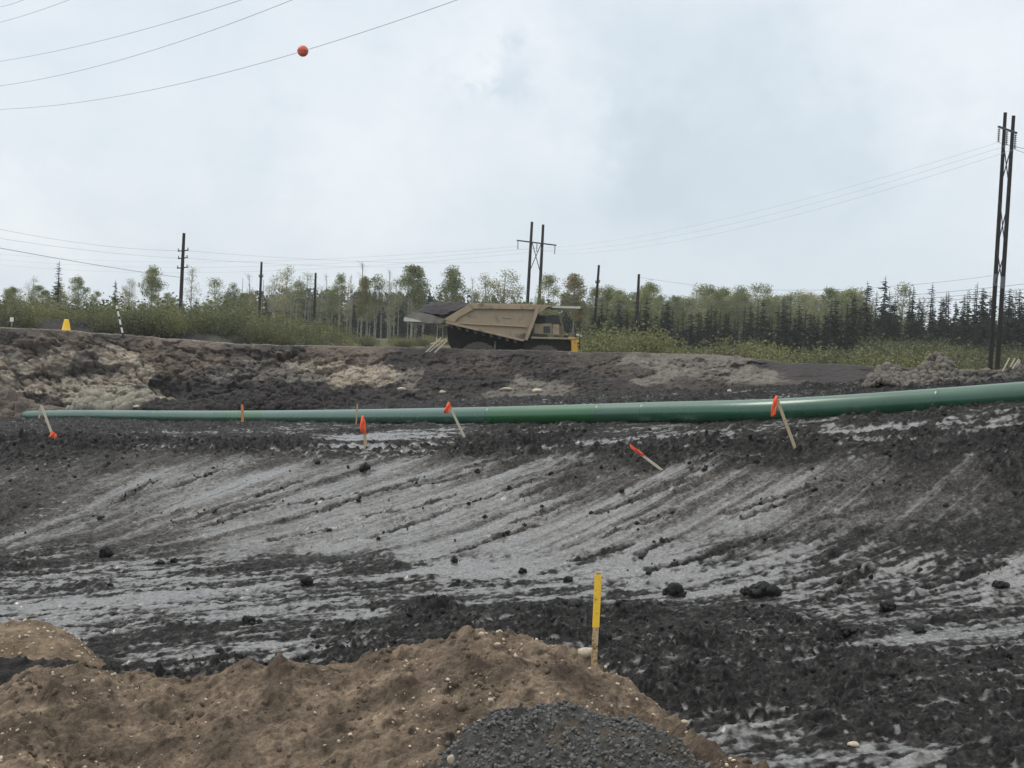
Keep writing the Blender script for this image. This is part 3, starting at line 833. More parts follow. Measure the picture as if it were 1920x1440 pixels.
def mound_detail(X, Y):
    r = fbm(X * 1.3, Y * 1.3, 501, 3)
    a = X * 0.8 + Y * 0.6; b = -X * 0.6 + Y * 0.8
    rk = fbm(a * 1.6, b * 5, 503, 4, 0.6)
    z = 0.11 * r + 0.10 * rk + 0.16 * clods(X * 3.2, Y * 3.2, 505, 0.3) * sstep(-.2, .2, r) + 0.05 * fbm(X * 3.2, Y * 3.2, 515, 3) + 0.08 * clods(X * 6, Y * 6, 507, 0.35) + 0.035 * clods(X * 16, Y * 16, 509, 0.45) + 0.022 * fbm(X * 12, Y * 12, 511, 4, .65)
    # a few bigger lumps on the left part
    for x, y, s, hgt in lumps: z = z + hgt * np.exp(-(((X - x) ** 2 + (Y - y) ** 2) / s ** 2) ** 1.6) * (1 + 0.5 * fbm(X * 4, Y * 4, 513, 3))
    return z


mound_crest = [(-420, 1330, 17.3), (-100, 1305, 17.2), (0, 1292, 17.0), (60, 1262, 17.0), (160, 1254, 17.2), (280, 1277, 17.4), (350, 1281, 17.5), (420, 1268, 17.5), (480, 1254, 17.6), (520, 1256, 17.6), (600, 1250, 17.7), (660, 1245, 17.8),
               (720, 1222, 17.9), (800, 1206, 18.0), (900, 1197, 18.0), (960, 1195, 18.0), (1030, 1210, 17.9), (1100, 1240, 17.7), (1180, 1290, 17.3), (1250, 1336, 16.8), (1290, 1371, 16.05), (1340, 1410, 15.25), (1430, 1452, 14.35), (1520, 1500, 13.6), (1650, 1560, 12.9)]
lumps = []
for px, py, d, s, hg in ((455, 1262, 17.5, .18, .14), (530, 1275, 17.4, .16, .11), (100, 1320, 16.4, .16, .1), (180, 1335, 16.3, .2, .1), (520, 1310, 16.9, .2, .1), (1080, 1290, 17.0, .3, .05), (690, 1210, 18, .1, .03), (30, 1400, 15.6, .3, .1), (1050, 1262, 17.2, .25, .04), (1370, 1425, 14.9, .5, .04), (1320, 1400, 15.4, .28, .05), (1200, 1320, 16.9, .16, .05), (900, 1250, 17.1, .14, .05), (620, 1350, 16.2, .2, .07), (760, 1290, 16.7, .18, .06), (300, 1390, 15.8, .22, .07), (840, 1340, 16.2, .16, .05)):
    p = P(px, py, d); lumps.append((p[0], p[1], s, hg))


GRAV_CREST = [(780, 1480, 14.9), (850, 1395, 15.3), (880, 1362, 15.4), (915, 1342, 15.5), (960, 1324, 15.6), (1060, 1320, 15.6), (1120, 1334, 15.5), (1200, 1350, 15.4), (1260, 1374, 15.3), (1300, 1405, 15.2), (1340, 1450, 15.0), (1400, 1520, 14.7)]


def mound_col(X, Y, Z):
    n = fbm(X * 1.1, Y * 1.5, 521, 4, 0.6); n2 = fbm(X * 4, Y * 4, 523, 4, 0.6)
    k = sstep(-0.35, 0.4, n)[..., None]
    c = np.array((0.105, 0.079, 0.056)) * (1 - k) + np.array((0.225, 0.169, 0.120)) * k
    dk = sstep(0.12, 0.42, n2 + 0.25 * n)[..., None]
    c = c * (1 - 0.55 * dk)
    a_ = X * 0.8 + Y * 0.6; b_ = -X * 0.6 + Y * 0.8
    ds = sstep(0.18, 0.5, fbm(a_ * 3.5, b_ * 9, 529, 4, 0.65))[..., None]
    c = c * (1 - 0.55 * ds)
    sp = sstep(0.3, 0.7, perlin(X * 15, Y * 11, 531))[..., None] + sstep(0.3, 0.7, perlin(X * 33, Y * 22, 533))[..., None]
    c = c * (1 - 0.32 * sp)
    gx = np.array([P(*a) for a in GRAV_CREST]); gd_ = Y - np.interp(X, gx[:, 0], gx[:, 1])
    gh = np.interp(X, gx[:, 0], gx[:, 2], left=-9, right=-9) - np.where(gd_ < 0, .27, .75) * (np.sqrt(gd_ ** 2 + .35 ** 2) - .35) - 0.05
    gm_ = (sstep(-0.20, 0.03, gh - Z + 0.16 * fbm(X * 2.6, Y * 2.6, 575, 4, .65)) * 0.85)[..., None]
    c = c * (1 - gm_) + np.array((0.062, 0.058, 0.053)) * gm_
    for x, y, s, hg in lumps:
        m_ = np.exp(-(((X - x) ** 2 + (Y - y) ** 2) / (s * 1.1) ** 2) ** 2) * (0.7 + 0.6 * n2)
        c = c * (1 - np.clip(m_, 0, 1)[..., None]) + np.array((0.060, 0.043, 0.032)) * np.clip(m_, 0, 1)[..., None]
    pale = sstep(0.25, 0.5, fbm(X * 2.5, Y * 2.5, 527, 3))[..., None]
    return c * (1 + 0.5 * pale)


mound_z = heap('dirt_mound', 'large brown sandy dirt mound full of pale pebbles across the foreground', 'dirt mound', mound_crest, 11.0, 19.9, 0.30, 0.62, M['mound'], mound_col, 0.016, mound_detail, (-8.2, 4.2))


def small_detail(X, Y): return 0.08 * fbm(X * 2, Y * 2, 531, 4, .6) + 0.08 * clods(X * 2.6, Y * 2.6, 537, 0.4) + 0.02 * fbm(X * 11, Y * 11, 539, 3, .6) + 0.03 * clods(X * 5, Y * 5, 533, 0.5) + 0.015 * clods(X * 13, Y * 13, 535, .6)
def small_col(X, Y, Z):
    k = sstep(-0.3, 0.4, fbm(X * 2, Y * 2, 541, 3))[..., None] * (1 - 0.6 * sstep(0.1, 0.5, fbm(X * 7, Y * 6, 543, 3, .6))[..., None])
    return np.array((0.125, 0.092, 0.062)) * (1 - k) + np.array((0.24, 0.178, 0.12)) * k
back_z = heap('dirt_mound', 'small low brown dirt mound at the left edge behind the black clods', 'dirt mound',
     [(-420, 1140, 20.6), (-150, 1150, 20.6), (0, 1172, 20.5), (60, 1172, 20.4), (100, 1178, 20.3), (140, 1205, 20.1), (185, 1245, 19.9), (230, 1275, 19.8), (300, 1330, 19.5)], 17.9, 23, 0.33, 0.6, M['mound'], small_col, 0.02, small_detail)


def black_detail(X, Y): return 0.09 * clods(X * 4, Y * 4, 551, 0.8) + 0.05 * clods(X * 9, Y * 9, 553, 0.8) + 0.08 * fbm(X * 1.5, Y * 1.5, 555, 3) + 0.02 * clods(X * 20, Y * 20, 557, .8)
def black_col(X, Y, Z): return np.array((0.026, 0.024, 0.023)) * (0.8 + 0.6 * (fbm(X * 4, Y * 4, 559, 3) + 0.5))[..., None]
blk_z = heap('clod_heap', 'heap of black clods between two brown mounds at the left edge', 'clod heap',
     [(-420, 1215, 18.7), (0, 1238, 18.5), (60, 1246, 18.5), (110, 1240, 18.4), (140, 1243, 18.4), (165, 1262, 18.3), (190, 1300, 18.2), (215, 1330, 18.0)], 16.4, 20, 0.5, 0.8, M['mound'], black_col, 0.02, black_detail)


def grav_detail(X, Y): return -0.08 + 0.17 * fbm(X * 1.5, Y * 1.5, 571, 4, .6) + 0.06 * clods(X * 7, Y * 7, 561, 0.85) + 0.04 * clods(X * 14, Y * 14, 563, 0.85) + 0.05 * fbm(X * 2, Y * 2, 565, 3) + 0.014 * clods(X * 27, Y * 27, 567, .9)
def grav_col(X, Y, Z):
    m_ = sstep(0.05, 0.35, fbm(X * 1.7, Y * 1.7, 573, 4, .65))[..., None]
    return m_ * np.array((0.085, 0.068, 0.051)) + (1 - m_) * np.array((0.062, 0.060, 0.056)) * (0.6 + 0.9 * (fbm(X * 6, Y * 6, 569, 3) + 0.5))[..., None]
grav_z = heap('gravel_pile', 'dark grey crushed stone pile at the bottom of the picture', 'gravel pile',
     [(780, 1480, 14.9), (850, 1395, 15.3), (880, 1362, 15.4), (915, 1342, 15.5), (960, 1324, 15.6), (1060, 1320, 15.6), (1120, 1334, 15.5), (1200, 1350, 15.4), (1260, 1374, 15.3), (1300, 1405, 15.2), (1340, 1450, 15.0), (1400, 1520, 14.7)], 12.0, 16.6, 0.27, 0.75, M['mound'], grav_col, 0.014, grav_detail)

# ------------------------------------------------------------------ green pipe
pk = []
for px, py, d in pipe_ctl:
    p = P(px, py, d)
    pk.append(p)
pk = np.array(pk)
PR = 0.315
# smooth centre line
tt = np.linspace(0, len(pk) - 1, 181)
def cat(i, t):
    p0, p1, p2, p3 = (pk[max(0, min(len(pk) - 1, i + k))] for k in (-1, 0, 1, 2))
    return 0.5 * (2 * p1 + (p2 - p0) * t + (2 * p0 - 5 * p1 + 4 * p2 - p3) * t * t + (3 * p1 - p0 - 3 * p2 + p3) * t ** 3)
cl = np.array([cat(min(int(t), len(pk) - 2), t - min(int(t), len(pk) - 2)) for t in tt])
ker = np.ones(21) / 21
pad = np.concatenate([np.repeat(cl[:1], 10, 0) + np.arange(-10, 0)[:, None] * (cl[1] - cl[0]), cl, np.repeat(cl[-1:], 10, 0) + np.arange(1, 11)[:, None] * (cl[-1] - cl[-2])])
cl = np.stack([np.convolve(pad[:, i], ker, 'valid') for i in range(3)], 1)
cl[:, 2] += PR - 0.05
cl[:, 2] -= 0.12 * sstep(75, 86, cl[:, 1])


def pipe_mat(name, col, rough, dust):
    t = NT(name)
    n = t.noise(0.35, 4); n2 = t.noise(1.4, 3, 0.5)
    k = t.rng(n2, 0.3, 0.7, 0.93, 1.07, False)
    comb = t.new('ShaderNodeCombineColor')
    for i in range(3): t.link(k, comb.inputs[i])
    c = t.mix(1.0, col, comb.outputs[0], 'MULTIPLY')
    c = t.mix(t.rng(n, 0.45, 0.75, 0, dust), c, (0.11, 0.15, 0.13))
    sp = t.rng(t.noise(1.6, 7, 0.7), 0.66, 0.72, 0, 0.6)
    c = t.mix(sp, c, (0.10, 0.105, 0.085))
    t.set(Base_Color=c, Roughness=t.rng(n, 0.3, 0.7, rough - 0.03, rough + 0.05))
    t.b.inputs['Specular IOR Level'].default_value = 0.72
    t.b.inputs['Coat Weight'].default_value = 0.1; t.b.inputs['Coat Roughness'].default_value = 0.2
    return t.m


PMA = [pipe_mat('green_pipe_coating', (0.009, 0.074, 0.037), 0.26, 0.2), pipe_mat('fresh_green_coating', (0.006, 0.088, 0.020), 0.28, 0.06), pipe_mat('dull_green_coating', (0.015, 0.078, 0.047), 0.26, 0.3)]
root = empty('pipeline', tuple(cl[90]))
tag(root, 'long glossy green steel pipe lying across the mud below the bank', 'pipe')
off = cl[90]
proj = []
for q in cl:
    v = q - np.array([0, 0, EYE]); proj.append(960 + F * v.dot(CR) / v.dot(_f))
proj = np.array(proj)
bounds = [45, 440, 505, 920, 1130, 1215, 1760, 2400]
kinds = [2, 1, 2, 1, 0, 0, 0]
idx = [int(np.argmin(abs(proj - b))) for b in bounds]; idx[0] = 0; idx[-1] = len(cl) - 1
for a, b, k in zip(idx[:-1], idx[1:], kinds):
    mb = MB(); mb.tube([cl[i] - off for i in range(a, b + 1)], PR, 40, False)
    mb.build('pipe_section', PMA[k], root, True)
for i in idx[1:-1]:
    mb = MB(); tdir = cl[i + 1] - cl[i - 1]; tdir /= np.linalg.norm(tdir)
    mb.tube([cl[i] - off + tdir * s for s in (-0.05, -0.03, 0.03, 0.05)], [PR + .001, PR + .007, PR + .007, PR + .001], 40, False)
    mb.build('weld_band', PMA[0], root, True)

# mud splash thrown against the pipe is soil lying along its foot
V = []; Fc = []


def ico_blob(sub=2, seed=0, amp=0.28, flat=0.7):
    import bmesh
    bm = bmesh.new(); bmesh.ops.create_icosphere(bm, subdivisions=sub, radius=1)
    v = np.array([q.co[:] for q in bm.verts]); f = np.array([[w.index for w in p.verts] for p in bm.faces]); bm.free()
    n = fbm(v[:, 0] * 1.3 + 5 * seed + v[:, 2], v[:, 1] * 1.3 + 3 * seed - v[:, 2] * 0.7, seed, 3, 0.6)
    # facet-ish breaks
    r = np.random.RandomState(seed)
    rad = 1 + amp * n * 2
    for _ in range(7):
        d = r.normal(size=3); d /= np.linalg.norm(d); lim = 0.62 + 0.25 * r.rand()
        s = v @ d * rad
        rad = np.where(s > lim, rad * lim / np.maximum(s, 1e-3), rad)
    v = v * rad[:, None]; v[:, 2] *= flat
    return v, f


BL2 = [ico_blob(2, i + 1) for i in range(8)]
BL1 = [ico_blob(1, i + 21) for i in range(8)]


def rotm(rs):
    q = rs.normal(size=4); q /= np.linalg.norm(q); w_, x, y, z = q
    return np.array([[1 - 2 * (y * y + z * z), 2 * (x * y - z * w_), 2 * (x * z + y * w_)], [2 * (x * y + z * w_), 1 - 2 * (x * x + z * z), 2 * (y * z - x * w_)], [2 * (x * z - y * w_), 2 * (y * z + x * w_), 1 - 2 * (x * x + y * y)]])


def scatter(name, pts, sizes, mat, label, cat_, seed=1, blobs=BL1, sink=0.25, flatrot=False):
    rs = np.random.RandomState(seed); Vs = []; Fs = []; n = 0
    for p, s in zip(pts, sizes):
        v, f = blobs[rs.randint(len(blobs))]
        if flatrot:
            a = rs.rand() * 6.28; R = np.array([[math.cos(a), -math.sin(a), 0], [math.sin(a), math.cos(a), 0], [0, 0, 1]])
        else: R = rotm(rs)
        q = (v * (s * (0.7 + 0.6 * rs.rand(3)))) @ R.T
        q[:, 2] += -q[:, 2].min() * (1 - 2 * sink)
        Vs.append(q + p); Fs.append(f + n); n += len(v)
    o = link(name, mesh(name, np.concatenate(Vs), np.concatenate(Fs), mat, False))
    return tag(o, label, cat_, None, 'stuff')


# loose clods on the mud: many, nobody could count them
rs = np.random.RandomState(3)
N_ = 26000
yy = 17 + 33 * rs.rand(N_) ** 0.8; xx = (rs.rand(N_) - 0.5) * 0.92 * yy
wc = wet_control(xx, yy)
slope_d = fbm(xx * 0.5, yy * 0.5, 701, 3)
gdp = grooves(xx[None].astype(np.float32), yy[None].astype(np.float32), np.zeros((1, N_), np.float32))[0][0]
keep = rs.rand(N_) < np.where(wc < 0.2, 0.5, np.where(gdp < 0.28, 0.35, np.where(slope_d > 0.15, 0.07, 0.008)))
keep &= yy < 43.5 - 0.42 * xx
xx = xx[keep]; yy = yy[keep]
hd = ground_detail(xx[None], yy[None])[0][0]
zz = macro(xx, yy) + hd
sz = (0.014 + 0.055 * rs.rand(len(xx)) ** 5) * (0.8 + yy / 60)
scatter('mud_clods', np.stack([xx, yy, zz], 1), sz, M['clod'], 'loose small black clods strewn over the mud', 'clods', 5)

# pebbles in the brown mounds
pp = []; ps = []
for k in range(11000):
    x = -7.5 + 11.5 * rs.rand(); y = 13.2 + 5.2 * rs.rand()
    yc = np.interp(x, [P(*a)[0] for a in mound_crest], [P(*a)[1] for a in mound_crest])
    if y > yc + 0.25: continue
    if perlin(np.array([x * 0.9]), np.array([y * 0.9]), 711)[0] + 0.6 * perlin(np.array([x * 3]), np.array([y * 3]), 713)[0] + rs.rand() * 0.55 < 0.42: continue
    pp.append((x, y)); ps.append(0.004 + 0.030 * rs.rand() ** 7)
pp = np.array(pp)
c_ = np.array([P(*a) for a in mound_crest])
def mound_zv(x, y):
    d = y - np.interp(x, c_[:, 0], c_[:, 1])
    return np.interp(x, c_[:, 0], c_[:, 2]) - np.where(d < 0, .30, .62) * (np.sqrt(d * d + .35 ** 2) - .35) + mound_detail(x, y)
pz = mound_zv(pp[:, 0], pp[:, 1])
cp_ = np.column_stack([-7.6 + 11.6 * rs.rand(9000), 13.4 + 5.0 * rs.rand(9000)])
cn_k = fbm(cp_[:, 0] * 1.6, cp_[:, 1] * 1.6, 721, 3) + 0.5 * rs.rand(9000) > 0.46
cn_k &= cp_[:, 1] < np.interp(cp_[:, 0], c_[:, 0], c_[:, 1]) + 0.3
cp_ = cp_[cn_k]
scatter('soil_crumbs', np.column_stack([cp_, mound_zv(cp_[:, 0], cp_[:, 1])]), 0.008 + 0.05 * rs.rand(len(cp_)) ** 4, M['crumb'], 'brown crumbs of soil lying over the brown mound', 'crumbs', 8, BL1, 0.35)
bc_ = np.array([P(*a) for a in [(-150, 1150, 20.6), (0, 1172, 20.5), (60, 1172, 20.4), (100, 1178, 20.3), (140, 1205, 20.1), (185, 1245, 19.9), (230, 1275, 19.8)]])
bp_ = np.column_stack([rs.uniform(bc_[0, 0], bc_[-1, 0], 900), rs.uniform(18.6, 20.6, 900)])
dd_ = bp_[:, 1] - np.interp(bp_[:, 0], bc_[:, 0], bc_[:, 1])
bz_ = np.interp(bp_[:, 0], bc_[:, 0], bc_[:, 2]) - np.where(dd_ < 0, .33, .6) * (np.sqrt(dd_ ** 2 + .35 ** 2) - .35) + small_detail(bp_[:, 0], bp_[:, 1])
pp = np.concatenate([pp, bp_]); pz = np.concatenate([pz, bz_]); ps = list(ps) + list(0.005 + 0.03 * rs.rand(900) ** 6)
scatter('pebbles', np.column_stack([pp, pz]), ps, M['pebble'], 'small pale pebbles scattered over the brown mound', 'pebbles', 6, BL1, 0.3)
gp = []; gs = []
for k in range(9500):
    x = P(790, 1400, 15)[0] + 3.6 * rs.rand(); y = 12.4 + 3.4 * rs.rand()
    gp.append((x, y, grav_z(x, y) if False else 0)); gs.append(0.006 + 0.036 * rs.rand() ** 4)
gp = np.array(gp)
gc = np.array([P(*a) for a in [(780, 1480, 14.9), (850, 1395, 15.3), (880, 1362, 15.4), (915, 1342, 15.5), (960, 1324, 15.6), (1060, 1320, 15.6), (1120, 1334, 15.5), (1200, 1350, 15.4), (1260, 1374, 15.3), (1300, 1405, 15.2), (1340, 1450, 15.0), (1400, 1520, 14.7)]])
dd = gp[:, 1] - np.interp(gp[:, 0], gc[:, 0], gc[:, 1])
gp[:, 2] = np.interp(gp[:, 0], gc[:, 0], gc[:, 2]) - np.where(dd < 0, .27, .75) * (np.sqrt(dd ** 2 + .35 ** 2) - .35) + grav_detail(gp[:, 0], gp[:, 1])
mz_ = mound_zv(gp[:, 0], gp[:, 1]); spill = rs.rand(len(gp)) < np.exp(-np.maximum(mz_ - gp[:, 2], 0) / 0.13) * 0.75
k = (gp[:, 2] > mz_ - 0.03) | (gp[:, 0] > 1.9) | spill
gp[:, 2] = np.maximum(gp[:, 2], np.where(gp[:, 0] < 1.9, mz_, -9))
gp = gp[k & (dd < 0.35)]; gs = np.array(gs)[k & (dd < 0.35)]
scatter('gravel', gp, gs, M['gravel'], 'loose grey crushed stones covering the gravel pile', 'gravel', 7, BL1, 0.25)


def rock(name, px, py, d, wpx, hpx, mat, label, cat_, seed, group=None, onground=True, depth=0.9, sub=3, sink=0.12):
    """one boulder or stone whose foot shows at (px, py)"""
    p = P(px, py, d) if d else hitf(px, py)
    s = p[1] / F
    if cat_ == 'clod':
        r_ = np.random.RandomState(seed); Vs = []; Fs = []; n_ = 0
        for k_ in range(30):
            bv, bf = ico_blob(2, seed * 7 + k_, 0.35, 1.0); ss = r_.uniform(.18, .46) if k_ else .72
            o_ = r_.uniform(-1, 1, 3) * (0.78 if k_ else 0); o_[2] = abs(o_[2]) * .9 - .55 if k_ else 0
            o_[:2] *= (1.15 - 0.5 * max(0, o_[2] + .3))
            Vs.append((bv * ss * r_.uniform(.7, 1.3, 3)) @ rotm(r_).T + o_); Fs.append(bf + n_); n_ += len(bv)
        q = np.concatenate(Vs); q = q * np.array([wpx * s / 2, wpx * s / 2 * depth, hpx * s / 2 * 1.1])
        q[:, 2] = q[:, 2] * 1.25 + hpx * s * 0.5
        o = link(name, mesh(name, q, np.concatenate(Fs), mat, False), None, tuple(p + np.array([0, wpx * s * 0.3, 0])))
        return tag(o, label, cat_, group)
    v, f = ico_blob(sub, seed, 0.3 if cat_ == 'stone' else 0.5, 1.0)
    if cat_ != 'stone':
        r_ = np.random.RandomState(seed); v = v / np.linalg.norm(v, axis=1)[:, None] * (1 + 0.25 * fbm(v[:, 0] * 1.5 + seed, v[:, 1] * 1.5 + v[:, 2], seed + 5, 2))[:, None]
        for _ in range(26):
            dd_ = r_.normal(size=3); dd_ /= np.linalg.norm(dd_); lim = r_.uniform(.5, .82); s_ = v @ dd_
            v = v * np.where(s_ > lim, lim / np.maximum(s_, 1e-3), 1)[:, None]
        k_ = 0.10 * fbm(v[:, 0] * 3 + seed, v[:, 1] * 3 + v[:, 2] * 2.4, seed + 9, 4, 0.6, True); v = v * (1 + k_)[:, None]
    v = v / np.abs(v).max(0)
    q = v * np.array([wpx * s / 2, wpx * s / 2 * depth, hpx * s / 2 * (1 + sink)])
    q += 0.10 * hpx * s * fbm(v[:, 0] * 4 + seed, v[:, 1] * 4 + v[:, 2] * 3, seed, 3)[:, None] * v
    q[:, 2] += hpx * s / 2 * (1 - sink)
    o = link(name, mesh(name, q, f, mat, False), None, tuple(p + np.array([0, wpx * s * 0.3, 0])))
    return tag(o, label, cat_, group)


# single black clods that stand out on the slope and the floor
for i, (px, py, wp_, hp, lab) in enumerate([
    (684, 886, 22, 20, 'black upright clod just below the short orange flagged stake'),
    (895, 888, 12, 10, 'small black clod on the upper slope left of the fallen flagged stake'),
    (909, 972, 9, 7, 'small black clod alone on the smooth slope below the long groove'),
    (983, 988, 9, 7, 'small round black clod on the smooth slope above the yellow topped stake'),
    (852, 1056, 14, 12, 'black clod on the pale wet mud at the middle of the slope foot'),
    (980, 1076, 16, 13, 'black clod on pale wet mud left of the yellow topped stake'),
    (1264, 1120, 42, 26, 'large domed black clod right of the yellow topped stake'),
    (1432, 1122, 58, 32, 'largest black clod lump at the foot of the slope on the right'),
    (1400, 1116, 22, 16, 'dark clod leaning on the left side of the largest lump'),
    (1666, 1148, 32, 22, 'black pointed clod on wet mud right of the largest lump'),
    (1725, 1188, 26, 16, 'rounded black clod on wet mud near the right edge'),
    (1880, 1103, 26, 15, 'black clod on the wet slope by the right edge'),
    (1595, 1190, 44, 20, 'broad black clod at the edge of the churned mud on the right'),
    (325, 1056, 13, 12, 'round black clod on the left floor, right one of three in a row'),
    (300, 1058, 18, 9, 'flat black clod on the left floor, left one of three in a row'),
    (196, 1046, 20, 22, 'tall dark clod stack on the floor at left'),
    (206, 1100, 10, 8, 'small black clod on pale mud at the far left floor'),
    (465, 1172, 24, 18, 'black clod between pale wet bands left of the large brown mound'),
    (575, 1100, 26, 20, 'black lumpy clod above the pale wet bands on the left floor'),
    (1065, 1092, 18, 13, 'black clod just left of the top of the yellow stake'),
    (1775, 952, 12, 9, 'small dark clod high on the right part of the slope'),
    (1890, 1234, 22, 14, 'dark clod on wet mud at the right edge below the others')]):
    rock('mud_clod', px, py, None, wp_, hp, M['clod'], lab, 'clod', 100 + i, 'single black clods on the mud', sub=3)

# pale stones
for i, (px, py, d, wp_, hp, lab) in enumerate([
    (902, 1196, 17.95, 16, 11, 'pale round stone on the crest of the brown mound, left of two'),
    (936, 1190, 18.0, 16, 8, 'pale flat stone on the crest of the brown mound, right of two'),
    (933, 1212, 17.6, 18, 7, 'flat pale stone just below the crest of the brown mound'),
    (966, 1234, 17.2, 10, 7, 'small white stone in the middle of the brown mound'),
    (920, 1318, 16.2, 13, 11, 'round cream stone above the left end of the gravel pile'),
    (1016, 1304, 16.4, 9, 6, 'small white stone above the gravel pile'),
    (1283, 1359, 16.45, 17, 9, 'cream stone near the right foot of the brown mound'),
    (1158, 1286, 17.1, 9, 6, 'small white stone on the right flank of the brown mound'),
    (845, 1432, 14.4, 16, 18, 'pale upright stone left of the gravel pile at the bottom'),
    (1100, 1234, 17.75, 34, 18, 'pale broken block at the foot of the yellow topped stake'),
    (1602, 1402, None, 25, 10, 'flat cream stone on the black mud at lower right'),
    (1630, 1386, None, 14, 12, 'tan rounded stone behind the flat cream stone at lower right'),
    ]):
    rock('stone' if i != 9 else 'broken_block', px, py, d, wp_, hp, M['stone'] if i != 11 else M['brownclay'], lab, 'stone' if i != 9 else 'block', 140 + i, 'pale stones', depth=0.8, sub=2)

# clay blocks, rock heap and dirt pile along the bank
def pile(name, label, cat_, px0, px1, pytop, pybase, d, mat, seed, nst, smin, smax, flat=0.6):
    rs = np.random.RandomState(seed); s = d / F
    pts = []; szs = []
    for k in range(nst):
        u = rs.rand() * 2 - 1; v_ = rs.rand() * 2 - 1
        if u * u + v_ * v_ > 1: continue
        hgt = (1 - u * u) ** 0.6 * (1 - 0.75 * abs(v_)) * (0.75 + 0.3 * math.sin(u * 5 + seed))
        px = (px0 + px1) / 2 + u * (px1 - px0) / 2
        b = P(px, pybase, d)
        pts.append(b + np.array([0, v_ * (px1 - px0) * s * 0.28, (pybase - pytop) * s * hgt * (0.75 + 0.25 * rs.rand()) - 0.1]))
        szs.append(smin + (smax - smin) * rs.rand() ** 5)
    Vs = []; Fs = []; n = 0
    for p, sz_ in zip(pts, szs):
        v, f = BL2[rs.randint(8)] if sz_ > (smin + smax) * 0.5 else BL1[rs.randint(8)]
        q = (v * sz_ * (0.7 + 0.6 * rs.rand(3))) @ rotm(rs).T
        Vs.append(q + p); Fs.append(f + n); n += len(v)
    me = mesh(name, np.concatenate(Vs), np.concatenate(Fs), mat)
    return tag(link(name, me), label, cat_)


pile('clay_heap', 'slumped heap of brown broken clay above the left end of the pipe', 'clay heap', -90, 135, 738, 790, 84, M['brownclay'], 15, 3200, 0.06, 0.7)
pile('rubble_heap', 'heap of pale grey broken rubble at the foot of the bank on the left', 'rubble heap', 132, 305, 726, 773, 79.5, mk('pale_rubble', (0.215, 0.195, 0.155), 0.9, 0.35, 3, 0.2, 0.8, (0.12, 0.11, 0.09), 0.4, 1.2), 11, 3200, 0.06, 0.5)
pile('dirt_pile', 'pale crusted dirt pile behind the pipe near the right edge', 'dirt pile', 1622, 1822, 652, 730, hit(1720, 726)[1] + 1.5, mk('crusted_dirt', (0.135, 0.122, 0.104), 0.9, 0.4, 2.5, 0.2, 0.8, (0.17, 0.155, 0.13), 0.4, 1.2), 12, 6500, 0.035, 0.17)
pile('dirt_pile', 'low rough dirt pile at the foot of the right twin poles', 'dirt pile', 1795, 1990, 684, 722, hit(1890, 716)[1] + 1.5, mk('rough_dirt', (0.085, 0.078, 0.07), 0.9, 0.4, 2.5, 0.2, 0.8), 13, 2400, 0.05, 0.18)
pile('dirt_pile', 'long dark soil heap in front of the bank behind the left half of the pipe', 'dirt pile', 265, 800, 716, 768, 74, mk('dark_heap_soil', (0.032, 0.028, 0.027), 0.9, 0.4, 2.5, 0.15, 0.8), 14, 5200, 0.12, 0.34)
for i, (px, py, d, wp_, hp, lab) in enumerate([(830, 738, 66, 14, 6, 'pale stone on black soil above the upright flagged stake'), (752, 733, 67, 18, 7, 'flat pale stone on the black soil heap at the left of the bank'),
        (950, 734, 63, 30, 8, 'long pale stone patch lump at the foot of the bank centre'), (1008, 736, 61, 22, 8, 'pale stone at the foot of the bank centre right of a longer one'),
        (1368, 738, 52, 10, 8, 'white stone on the bank foot left of the leaning flagged stake'), (256, 766, 78, 20, 7, 'white flat stone in front of the pale rubble heap')]):
    rock('stone', px, py, d, wp_, hp, M['stone'], lab, 'stone', 190 + i, 'pale stones', sub=2)

# ------------------------------------------------------------------ survey stakes
def stake(bpx, tpx, d, wpx, label, ribbon=None, mat='lath', extra=None):
    d = hitf(*bpx)[1] if d is None else d
    b = P(bpx[0], bpx[1], d); t = P(tpx[0], tpx[1], d); s = d / F
    r = empty('survey_stake', tuple(b)); tag(r, label, 'stake', 'survey stakes')
    mb = MB(); ax = (t - b)
    mb.bar(-ax * 0.12, ax * 0.93, wpx * s, 0.016, (1, 0, 0))
    mb.bar(ax * 0.93, ax, wpx * s * 0.7, 0.014, (1, 0, 0))
    mb.build('stake_lath', M[mat], r)
    if ribbon:
        pts = [P(a, c, d - 0.03) - b for a, c, w_ in ribbon]; ws = [w_ * s for a, c, w_ in ribbon]
        v = []; f = []
        n = len(pts); k = 0
        # several overlapping crumpled tails of flagging tape
        rr = random.Random(int(bpx[0]))
        for tail in range(4):
            m0 = len(v)
            for i, (p, w_) in enumerate(zip(pts, ws)):
                fr = i / (n - 1); ofs = (tail - 1.5) * 0.28 * w_ * (0.4 + fr)
                dy = 0.02 * math.sin(i * 1.9 + tail * 2) + rr.uniform(-.012, .012) - 0.012 * tail
                ww = w_ * rr.uniform(0.25, 0.45)
                zz_ = rr.uniform(-.5, .5) * w_ * 0.35
                v += [p + np.array([ofs - ww / 2, dy, zz_]), p + np.array([ofs + ww / 2, dy + 0.02 * math.cos(i * 2.3 + tail), zz_ * 0.4])]
            for i in range(n - 1): f.append([m0 + 2 * i, m0 + 2 * i + 1, m0 + 2 * i + 3, m0 + 2 * i + 2])
        o = link('flagging_ribbon', mesh('flagging_ribbon', v, f, M['ribbon'], True), r)
        so_ = o.modifiers.new('thickness', 'SOLIDIFY'); so_.thickness = 0.004
    if extra: extra(r, b, d)
    return r


